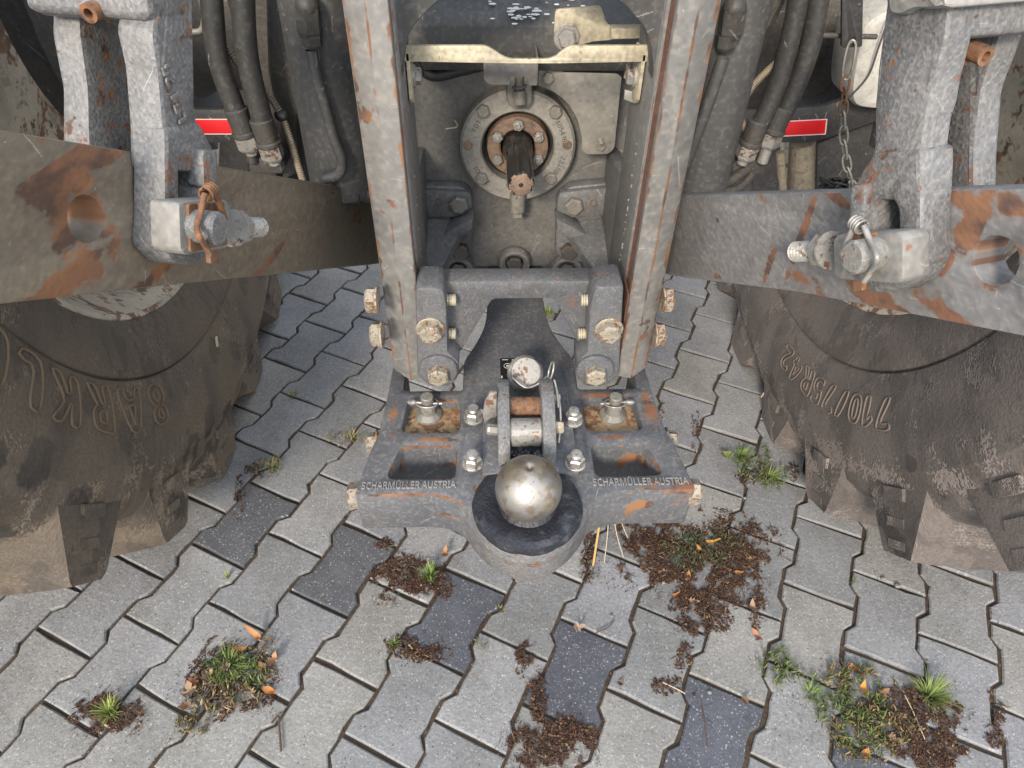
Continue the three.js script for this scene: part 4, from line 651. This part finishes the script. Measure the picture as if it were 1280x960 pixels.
  obj('ring_pin', [tube(Array.from({ length: 22 }, (_, i) => V3(.037 + .003 * Math.sin(i * .2856), .773 + .0135 * Math.sin(i * .2856), -.668 + .0105 * Math.cos(i * .2856))), .0013, 60, 7, true), tube([V3(.041, .766, -.658), V3(.0465, .752, -.635), V3(.0475, .738, -.61), V3(.044, .722, -.585)], .0016, 24, 7), tube([V3(.041, .764, -.66), V3(.044, .757, -.64), V3(.045, .750, -.622)], .002, 16, 7)], M.zinc, hd);
  { const rnd = RNG(21), L = []; for (let i = 0; i < 150; i++) { const g = new THREE.IcosahedronGeometry(.0016 + .0034 * rnd(), 0).scale(1, .6 + rnd() * .5, 1).rotateX(rnd() * 3).rotateY(rnd() * 6); L.push(g.translate((rnd() - .5) * .064 + .002, .711 + .012 * rnd() * rnd(), -.555 - .022 * rnd())); } const o = obj('grease_crumbs', L, M.grease, HB, { tile: .1 }); o.userData.kind = 'stuff'; }
  // locking cap behind the cheeks
  { const c = V3(.006, .742, -.700), d = V3(.02, .74, .67).normalize(), a = c.clone().addScaledVector(d, -.026); const cap = obj('locking_cap', aim(lathe([[.0245, 0], [.0255, .004], [.0255, .014], [.0235, .017], [.0215, .018], [.0215, .026], [.0200, .028], [0, .0285]], 48), a, d), M.zincDull, HB, { tile: .12 }); obj('stem', cylAB(V3(.006, .69, -.715), c.clone().addScaledVector(d, -.02), .018), M.zincDull, cap); obj('safety_wire', tube([V3(-.014, .748, -.682), V3(.005, .739, -.672), V3(.022, .742, -.676), V3(.034, .752, -.68)], .0017, 30, 7), M.zinc, cap); }
  // black type plate with the circled e
  { const a = PY(625, 448, .701), b = PY(666, 474, .701); const np = obj('type_plate', box(a.x, b.x, .6995, .7012, a.z, b.z, .0004), M.label, HB); const c = PY(634, 457, .7015); const L = [new TextGeometry('e', { font, size: .0062, depth: .0003 }).rotateX(-Math.PI / 2).translate(c.x - .0020, .7011, c.z + .003), new THREE.TorusGeometry(.0052, .0004, 5, 24).rotateX(Math.PI / 2).translate(c.x + .0003, .7014, c.z + .0004)]; for (let i = 0; i < 3; i++) { const q = PY(631 + i * 12, 449.5, .7015); L.push(box(q.x - .004, q.x + .005, .7011, .7014, q.z - .0006, q.z + .0006, .0001)); } L.push(box(a.x + .001, a.x + .0028, .7011, .7014, b.z - .008, b.z - .003, .0001)); obj('print', L, M.labelInk, np); }
  // bridge plate and bolted side blocks
  obj('bridge_plate', zSlab([[-.126, .885, .010], [.126, .885, .010], [.130, .768], [.084, .768], [.040, .857, .006], [-.040, .857, .006], [-.084, .768], [-.130, .768]], -.715, .031, { bev: .003 }), M.grey, HB);
  for (const s of [-1, 1]) {
    const px = s < 0 ? [[519, 360, .006], [554, 360, .010], [558, 380], [560, 440], [573, 452], [574, 470, .016], [565, 484, .016], [536, 484, .016], [522, 470]] : [[780, 357, .006], [744, 359, .010], [737, 385], [734, 440], [722, 452], [721, 470, .016], [730, 484, .016], [758, 484, .016], [774, 470]];
    const b0 = PZ(s < 0 ? 548 : 744, 467, -.672);
    const bl = obj('side_block', [zPix(px, -.680, .05, { bev: .004 }), lathe([[0, -.03], [.026, -.03], [.026, .004], [.024, .007], [0, .007]], 40).rotateX(Math.PI / 2).translate(b0.x, b0.y + .002, -.680)], M.grey, HB);
    const p1 = PZ(s < 0 ? 538 : 761, 411, -.680); bolt(bl, p1, V3(0, 0, 1), .0150, .013, M.boltWorn, { washer: .0185 }); bolt(bl, V3(b0.x, b0.y, -.673), V3(0, 0, 1), .0148, .013, M.boltWorn, { turn: .1 });
    for (const y of [375, 417]) { const q = PZ(s < 0 ? 561 : (y < 400 ? 735 : 731), y, -.705), st = []; for (let i = 0; i <= 12; i++) st.push([i % 2 ? .0078 : .0068, i * .0016]); st.push([0, .020]); obj('stud_end', aim(lathe([[0, 0], ...st], 20), V3(q.x + s * .010, q.y, q.z), V3(-s, 0, 0)), M.zincYellow, bl, { tile: .1 }); }
    obj('shim', box(s > 0 ? .1335 : -.1365, s > 0 ? .1365 : -.1335, .74, .87, -.745, -.705, .001), M.rustStrip, bl);
  }
}
console.log('hitch', Date.now() - T0);

// ───────────────────────── weeds, litter, leaves ─────────────────────────
const PG = (x, y) => PY(x, y, .001);
const leafM = (r, g, b) => new THREE.MeshPhysicalMaterial({ color: new THREE.Color().setRGB(r, g, b), roughness: .85, side: THREE.DoubleSide });
const inst = (name, g, m, list, label, category) => { const o = new THREE.InstancedMesh(g, m, list.length); list.forEach((l, i) => { o.setMatrixAt(i, l.m); o.setColorAt(i, l.c); }); o.name = numbered(name); o.userData = { kind: 'stuff', label, category }; o.castShadow = o.receiveShadow = true; scene.add(o); return o; };
{
  // soil and needle litter: flakes and bits in the patches and along the joints that the photograph shows
  const rnd = RNG(501), flakes = [], needles = [];
  const E = new THREE.Euler(), Q = new THREE.Quaternion(), Sc = V3();
  const put = (list, x, z, s, tall) => { E.set((rnd() - .5) * 1.3, rnd() * 6.3, (rnd() - .5) * 1.3); Q.setFromEuler(E); const k = s * (.5 + 1.0 * rnd()); Sc.set(k * (.6 + .9 * rnd()), k * (.5 + rnd()), k * (.6 + .8 * rnd())); const m = new THREE.Matrix4().compose(V3(x, .0015 + tall * rnd() * rnd(), z), Q, Sc); const b = .35 + .95 * rnd(), hot = rnd(); const c = hot < .12 ? [.17, .105, .055] : hot < .17 ? [.24, .17, .10] : [.072, .036, .022]; list.push({ m, c: new THREE.Color().setRGB(c[0] * b, c[1] * b, c[2] * b) }); };
  const patch = (px, py, rx, ry, n, s = 1, tall = .008) => { n = n * 2; for (let i = 0; i < n; i++) { const a = rnd() * 6.283, r = Math.sqrt(rnd()) * (.82 + .5 * vn(a * 1.9 + px, py * .37, 4096, 5)) ; const p = PG(px + rx * r * Math.cos(a), py + ry * r * Math.sin(a)); if (vn(p.x * 42 + 90, p.z * 42 + 90, 4096, 31) * .6 + .4 * vn(p.x * 110 + 90, p.z * 110 + 90, 4096, 33) < .16 + .38 * r) continue; put(rnd() < .8 ? flakes : needles, p.x, p.z, s, tall * (1.1 - r)); } };
  const P0 = patch, fine = (x, y, rx, ry, n) => { P0(x, y, rx * 1.3, ry * 1.35, n * .5 | 0, .42, .002); };
  for (const a of [[505, 722, 42, 26, 900], [870, 695, 88, 52, 3400], [880, 760, 42, 36, 900], [695, 925, 52, 34, 1000], [1140, 895, 66, 42, 1300], [135, 893, 42, 26, 600], [285, 850, 60, 48, 900], [672, 880, 14, 44, 300], [940, 765, 16, 40, 300], [520, 812, 36, 16, 300], [800, 672, 34, 28, 400], [1075, 880, 70, 50, 900]]) fine(...a);
  patch(505, 722, 42, 26, 900); patch(545, 728, 25, 20, 260); patch(870, 695, 88, 52, 3800); patch(930, 672, 44, 32, 800); patch(880, 760, 42, 36, 1100); patch(800, 672, 30, 26, 500); patch(735, 690, 8, 40, 200);
  patch(655, 825, 12, 22, 160); patch(672, 880, 12, 40, 260); patch(695, 925, 52, 34, 1200); patch(1140, 895, 66, 42, 1500); patch(1170, 940, 44, 24, 700); patch(945, 765, 12, 34, 220); patch(835, 860, 32, 14, 160); patch(855, 820, 12, 26, 120);
  patch(135, 893, 42, 26, 600); patch(285, 850, 60, 48, 900); patch(510, 808, 30, 16, 220); patch(535, 818, 30, 12, 160); patch(320, 590, 16, 12, 80); patch(945, 592, 30, 14, 200); patch(1245, 900, 12, 40, 200); patch(990, 590, 10, 12, 50); patch(300, 622, 8, 30, 60); patch(870, 540, 8, 30, 40); patch(820, 510, 10, 20, 40); patch(480, 680, 12, 8, 60);
  // along joints, at random over the visible field
  for (let i = 0; i < 7000; i++) { const r = Math.round(rnd() * 26 - 9), u = (rnd() * 16 - 12) * LL; const half = ((u / LL + (r & 1 ? .5 : 0)) % 1 + 1) % 1; const wide = Math.abs(half - .5) > .25; const v = r * SS + (wide ? HE : HN) * 1; const p = latt(u + (rnd() - .5) * .01, v + (rnd() - .5) * .006); if (vn(p.x * 5 + 40, p.z * 5 + 40, 4096, 9) < .5) continue; put(rnd() < .85 ? flakes : needles, p.x, p.z, .6, .0015); flakes.length && (flakes[flakes.length - 1].m.elements[13] -= .001); }
  const fl = new THREE.TetrahedronGeometry(.0028).scale(1.3, .4, .9), nd = new THREE.CylinderGeometry(.0006, .0004, .017, 4, 1).rotateZ(Math.PI / 2);
  const white = new THREE.MeshStandardMaterial({ roughness: 1, side: THREE.DoubleSide });
  inst('soil_litter', fl, white, flakes, 'dark brown crumbly bark and soil litter scattered over the paving joints', 'litter');
  inst('needle_litter', nd, white, needles, 'thin brown dry stalks and needles scattered in the soil patches', 'litter');
  // low green weeds and moss reading as one mat
  const moss = [], blade = new THREE.BufferGeometry(); blade.setAttribute('position', new THREE.Float32BufferAttribute([-.0009, 0, 0, .0009, 0, 0, .0011, .007, .002, -.0009, 0, 0, .0011, .007, .002, -.0011, .007, .002, -.0011, .007, .002, .0011, .007, .002, 0, .013, .006], 3)); blade.computeVertexNormals();
  const mat = (px, py, rx, ry, n, h, cols) => { for (let i = 0; i < n; i++) { const a = rnd() * 6.283, r = Math.sqrt(rnd()) * (.6 + .7 * vn(a * 2.1 + px, py * .31, 4096, 8)); const p = PG(px + rx * r * Math.cos(a), py + ry * r * Math.sin(a)); if (vn(p.x * 90 + 300, p.z * 90 + 300, 4096, 14) < .36) continue; E.set((rnd() - .5) * 1.9, rnd() * 6.283, (rnd() - .5) * 1.9); Q.setFromEuler(E); const k = h * (.4 + rnd()); Sc.set(.7 + .8 * rnd(), k, k); const c = cols[rnd() * cols.length | 0], b = .6 + .8 * rnd(); moss.push({ m: new THREE.Matrix4().compose(V3(p.x, .001 + .006 * rnd(), p.z), Q, Sc), c: new THREE.Color().setRGB(c[0] * b, c[1] * b, c[2] * b) }); } };
  const G = [[.095, .135, .035], [.13, .17, .045], [.065, .105, .028], [.16, .17, .06]], D = [[.23, .16, .085], [.30, .22, .12], [.16, .10, .05], [.12, .13, .04]];
  mat(872, 688, 48, 28, 900, .9, [[.055, .075, .028], [.07, .085, .035], [.10, .10, .05]]); mat(1058, 872, 46, 40, 1000, 1.1, G); mat(975, 835, 26, 24, 420, 1.1, G); mat(1062, 850, 40, 20, 400, .9, D); mat(1090, 915, 60, 34, 1100, .9, D); mat(1075, 925, 34, 30, 450, 1, G);
  mat(296, 835, 44, 26, 700, 1.2, G); mat(275, 868, 50, 32, 800, .9, D); mat(335, 822, 14, 30, 160, 1, D); mat(240, 905, 26, 14, 260, .7, [[.14, .12, .05], [.2, .15, .08]]); mat(940, 578, 30, 20, 320, 1.2, G); mat(965, 600, 20, 14, 160, 1.1, G); mat(430, 548, 24, 10, 70, 1.1, D); mat(335, 585, 18, 12, 90, 1.0, [[.14, .15, .05], [.2, .17, .08]]);
  mat(735, 715, 14, 14, 90, .6, [[.09, .09, .04]]); mat(600, 805, 8, 8, 40, .8, G);
  inst('weed_mat', blade, new THREE.MeshStandardMaterial({ roughness: .9, side: THREE.DoubleSide }), moss, 'low green and straw coloured weeds matted over the paving', 'weeds');
}
function tuft(px, py, n, h, spread, cols, label, seed, lean = 0) {
  const rnd = RNG(seed), c = PG(px, py), pos = [], col = [];
  for (let i = 0; i < n; i++) {
    const a = rnd() * 6.283, r = spread * .35 * Math.sqrt(rnd()), hh = h * (.45 + .65 * rnd()), out = spread * (.25 + .9 * rnd()), w = .0009 + .0008 * rnd(), b0 = V3(c.x + r * Math.cos(a), -.003, c.z + r * Math.sin(a));
    const dir = V3(Math.cos(a) + lean, 0, Math.sin(a)), side = V3(-Math.sin(a), 0, Math.cos(a)), k = cols[rnd() * cols.length | 0], b = .7 + .6 * rnd();
    const P = []; for (let j = 0; j <= 4; j++) { const t = j / 4; P.push([b0.clone().addScaledVector(dir, out * t * t).add(V3(0, hh * (t - .28 * t * t * t), 0)), w * (1 - t * t * .95)]); }
    for (let j = 0; j < 4; j++) { const [p, u] = P[j], [q, v] = P[j + 1]; const A = p.clone().addScaledVector(side, -u), B = p.clone().addScaledVector(side, u), C = q.clone().addScaledVector(side, v), D = q.clone().addScaledVector(side, -v); for (const x of [A, B, C, A, C, D]) { pos.push(x.x - c.x, x.y, x.z - c.z); col.push(k[0] * b, k[1] * b, k[2] * b); } }
  }
  const g = new THREE.BufferGeometry(); g.setAttribute('position', new THREE.Float32BufferAttribute(pos, 3)); g.setAttribute('color', new THREE.Float32BufferAttribute(col, 3)); g.computeVertexNormals();
  const o = new THREE.Mesh(g, tuft.m ??= new THREE.MeshPhysicalMaterial({ vertexColors: true, roughness: .8, side: THREE.DoubleSide })); o.name = numbered('grass_tuft'); o.position.set(c.x, 0, c.z); o.castShadow = o.receiveShadow = true; scene.add(o);
  tag(o, label, 'grass', 'grass tufts in the paving joints');
}
const GY = [[.22, .27, .055], [.17, .24, .05], [.28, .29, .09]], GG = [[.10, .17, .035], [.14, .21, .045], [.19, .22, .06]], GD = [[.20, .19, .07], [.28, .23, .11], [.13, .14, .045]];
tuft(140, 893, 90, .055, .024, GY, 'bright yellow green grass tuft in a small round soil patch', 601);
tuft(538, 724, 80, .070, .022, [[.15, .22, .05], [.20, .25, .07], [.11, .17, .035]], 'upright green grass tuft beside a curled brown leaf behind the collar', 603, -.3);
tuft(1160, 872, 110, .058, .042, [[.16, .21, .05], [.22, .24, .08], [.12, .17, .04]], 'large spreading grass tuft at the edge of the wide brown litter patch', 605, .2);
tuft(284, 722, 12, .032, .012, GY, 'tiny pale green sprig alone in a joint next to a dark stone', 607);
tuft(492, 806, 30, .022, .014, GG, 'very small mossy tuft at the corner of a dark blue stone', 609);
tuft(340, 585, 34, .035, .030, GD, 'sparse yellowed grass tuft in a joint beside the brown tyre', 611, .4);
tuft(440, 548, 30, .035, .032, GD, 'thin dry grass tuft in a joint behind the hitch side bolt', 613, .4);
tuft(368, 492, 22, .022, .026, GD, 'small dry grass tuft on the shaded paving under the lower link', 615);
tuft(925, 572, 46, .045, .034, GG, 'feathery green weed clump beside the numbered tyre', 617);
tuft(960, 598, 44, .040, .034, GG, 'dense green weed growing against the lug of the numbered tyre', 619, .2);
tuft(686, 392, 40, .04, .03, GY, 'yellow green grass tuft seen through the bridge plate opening', 621);
tuft(1067, 727, 10, .026, .010, GY, 'tiny green seedling in a joint near two pale pebbles', 623);
tuft(286, 832, 60, .038, .04, GG, 'green grass growing out of the leafy clump with orange leaves', 625);
tuft(1012, 868, 40, .034, .03, GG, 'green grass at the near edge of the long weed mat', 627);
tuft(625, 760, 16, .014, .016, GD, 'very small dry tuft at the tip of the dark blue stone', 629);
tuft(820, 533, 8, .02, .008, GY, 'tiny yellow sprig in the joint beside the hitch plate edge', 631);
// fallen leaves, straws, twigs, pebbles
function leaf(px, py, len, wid, ang, col, curl, label, lift = .004, lobed = 0) {
  const n = 10, pos = [], idx = [], c = PG(px, py);
  for (let i = 0; i <= n; i++) { const t = i / n, lob = lobed ? (1 + .55 * Math.cos(t * 6.283 * 3.5)) / 1.3 : 1, w = wid * Math.pow(Math.sin(Math.PI * Math.min(.985, .03 + t)), .8) * lob; const x = (t - .5) * len, bend = curl * (t - .5) ** 2 * len * 3.2; for (const s of [-1, 0, 1]) pos.push(x, lift + bend + Math.abs(s) * w * .55 + .0015 * Math.sin(t * 9 + s), s * w + curl * .6 * x * x / len); }
  for (let i = 0; i < n; i++) for (let k = 0; k < 2; k++) { const a = i * 3 + k; idx.push(a, a + 3, a + 1, a + 1, a + 3, a + 4); }
  const g = new THREE.BufferGeometry(); g.setAttribute('position', new THREE.Float32BufferAttribute(pos, 3)); g.setIndex(idx); g.computeVertexNormals();
  const m = leafM(...col), o = new THREE.Mesh(g, m); o.name = numbered('fallen_leaf'); o.position.set(c.x, 0, c.z); o.rotation.y = ang; o.castShadow = o.receiveShadow = true; scene.add(o); tag(o, label, 'leaf', 'fallen leaves on the paving');
}
const OR = [.36, .155, .045], BR = [.22, .125, .065], PK = [.29, .19, .12], RU = [.25, .095, .038];
leaf(887, 681, .040, .0045, .12, [.52, .26, .05], .5, 'curved yellow orange leaf lying on the dark moss patch', .012);
leaf(874, 690, .026, .004, -.9, OR, .7, 'short curled orange leaf below the yellow leaf on the moss', .010);
leaf(860, 721, .026, .005, 1.4, OR, .3, 'upright narrow orange leaf in the brown litter');
leaf(922, 717, .022, .005, .0, OR, .3, 'small flat orange leaf at the rim of the brown litter');
leaf(842, 745, .024, .0035, .35, OR, .6, 'thin orange leaf sliver on the litter beside a grey stone');
leaf(866, 753, .026, .008, -.2, PK, .4, 'pale lobed tan leaf in the brown litter', .004, 1);
leaf(722, 787, .026, .011, .2, [.40, .29, .21], .9, 'curled pale oak leaf on a dark stone', .006, 1);
leaf(940, 760, .034, .006, 1.5, PK, .4, 'long pale tan leaf standing in the joint by the litter');
leaf(945, 795, .034, .006, -1.1, [.34, .15, .09], .3, 'reddish brown leaf lying along the joint above the weed mat');
leaf(1068, 838, .040, .0055, -.85, RU, .3, 'rust coloured narrow leaf at the top of the weed mat');
leaf(1078, 862, .030, .006, 1.3, [.5, .22, .04], .5, 'bright orange leaf among the straw coloured weeds');
leaf(324, 800, .052, .006, -.7, [.46, .22, .09], .9, 'arched orange leaf on top of the leafy clump', .014);
leaf(338, 865, .034, .007, -.35, OR, .3, 'flat orange leaf at the side of the leafy clump');
leaf(306, 815, .040, .004, .2, OR, 1.2, 'thin curled orange leaf along the clump top', .014);
leaf(262, 848, .026, .012, .8, PK, .9, 'pale dry crumpled leaf in the middle of the clump', .010, 1);
leaf(240, 868, .028, .014, 2.1, PK, 1.0, 'pale tan crumpled leaf at the low end of the clump', .010, 1);
leaf(235, 885, .024, .010, .3, BR, .8, 'brown crumpled leaf under the pale tan leaf', .008, 1);
leaf(342, 830, .028, .012, 1.2, [.36, .19, .10], .9, 'brown crumpled leaf on the shoulder of the clump', .010, 1);
leaf(330, 838, .022, .010, 2.5, BR, .9, 'dull brown leaf tucked beside the orange leaf', .008, 1);
leaf(245, 857, .020, .010, -.8, RU, .9, 'reddish brown leaf on the clump edge', .010, 1);
leaf(285, 838, .022, .010, .4, PK, .9, 'tan leaf half covered by green blades', .012, 1);
leaf(556, 697, .030, .010, 1.5, [.34, .17, .075], .8, 'curled brown leaf standing against the green tuft', .012, 1);
leaf(775, 855, .014, .006, 1.0, [.12, .08, .05], .5, 'small dark brown leaf scrap on the paving');
leaf(930, 877, .016, .008, .5, [.17, .10, .06], .6, 'dark reddish scrap of leaf beside the weed mat');
leaf(1100, 870, .026, .010, .6, BR, .8, 'brown crumpled leaf in the straw weeds', .008, 1);
leaf(1115, 925, .024, .009, -.4, PK, .6, 'pale leaf lying in the brown litter near the frame edge', .006, 1);
leaf(1080, 945, .022, .008, 1.1, OR, .6, 'small orange leaf low in the straw weeds', .006);
leaf(905, 572, .030, .011, .2, [.17, .20, .06], .5, 'broad pale green leaf beside the feathery weed', .010);
function stick(name, pts, r, m, label, category, group) { const p = pts.map(q => PG(q[0], q[1]).add(V3(0, q[2] ?? .004, 0))); const o = obj(name, tube(p, r, 24, 6), m, null); tag(o, label, category, group); return o; }
const mTwig = leafM(.085, .05, .035), mStraw = leafM(.50, .32, .12), mStraw2 = leafM(.52, .44, .30);
stick('twig', [[352, 940], [350, 915], [348, 896], [340, 905]], .0022, mTwig, 'short dark twig in the joint below the leafy clump', 'twig');
stick('twig', [[876, 882], [880, 905], [884, 935]], .0010, mTwig, 'thin straight twig on the dark blue stone', 'twig');
stick('twig', [[878, 900], [890, 910]], .0009, mTwig, 'short thin twig crossing another on the dark blue stone', 'twig');
stick('twig', [[768, 776], [760, 785], [745, 792]], .0011, mTwig, 'small twig beside the pale oak leaf', 'twig');
stick('twig', [[1155, 925], [1140, 890], [1130, 870]], .0010, mStraw2, 'pale dry stalk across the wide brown litter', 'stalk');
stick('twig', [[828, 854], [845, 862], [856, 868]], .0010, mStraw2, 'pale broken stalk on the joint litter', 'stalk');
stick('straw', [[752, 640, .1], [746, 675, .045], [741, 709, .004]], .0028, mStraw, 'broad golden straw hanging below the hitch front', 'straw');
stick('straw', [[757, 640, .1], [757, 680, .04], [755, 705, .006]], .0010, mStraw2, 'thin pale straw stalk beside the broad golden straw', 'straw');
stick('straw', [[759, 640, .09], [768, 672, .03], [779, 698, .004]], .0010, mStraw2, 'thin straight pale straw slanting away below the hitch', 'straw');
stick('straw', [[760, 645, .09], [772, 664, .05], [783, 678, .02]], .0008, mStraw2, 'fine bent pale straw with a fork below the hitch', 'straw');
for (const [x, y, r, l] of [[1104, 724, .006, 'pale round pebble in the joint near the numbered tyre, beside another'], [1122, 733, .007, 'pale rounded pebble lying beside its smaller neighbour in the joint'], [764, 770, .004, 'tiny pale pebble on the paving above the oak leaf'], [887, 866, .0045, 'small white pebble on the dark blue stone'], [931, 623, .004, 'white pebble in the joint beside the hitch front bolt']]) { const p = PG(x, y); const o = obj('pebble', lumpy(new THREE.SphereGeometry(r, 14, 10).scale(1, .7, .85).translate(p.x, r * .5, p.z), r * .15, 200), M.block, null); tag(o, l, 'pebble'); }
{ const p = PZ(572, 158, -1.011); const s = obj('straw', tube([PZ(557, 161, -1.008), p, PZ(568, 150, -1.006)], .0012, 8, 6), mStraw2, null); tag(s, 'short pale straw stuck to the grey transmission casing', 'straw');
  const q = (x, y, xx, w, h, a, l) => { const c = PX(x, y, xx); const o = obj('straw_flake', box(-.001, .001, -h / 2, h / 2, -w / 2, w / 2, .0005).rotateX(a).translate(c.x, c.y, c.z), mStraw2, null); tag(o, l, 'straw'); };
  q(271, 427, -.722, .012, .026, -.5, 'flat pale straw flake stuck on the brown tyre shoulder'); q(953, 494, .722, .005, .022, .3, 'white straw bit at the lug edge of the numbered tyre'); }
console.log('done', Date.now() - T0);
renderer.render(scene, camera);
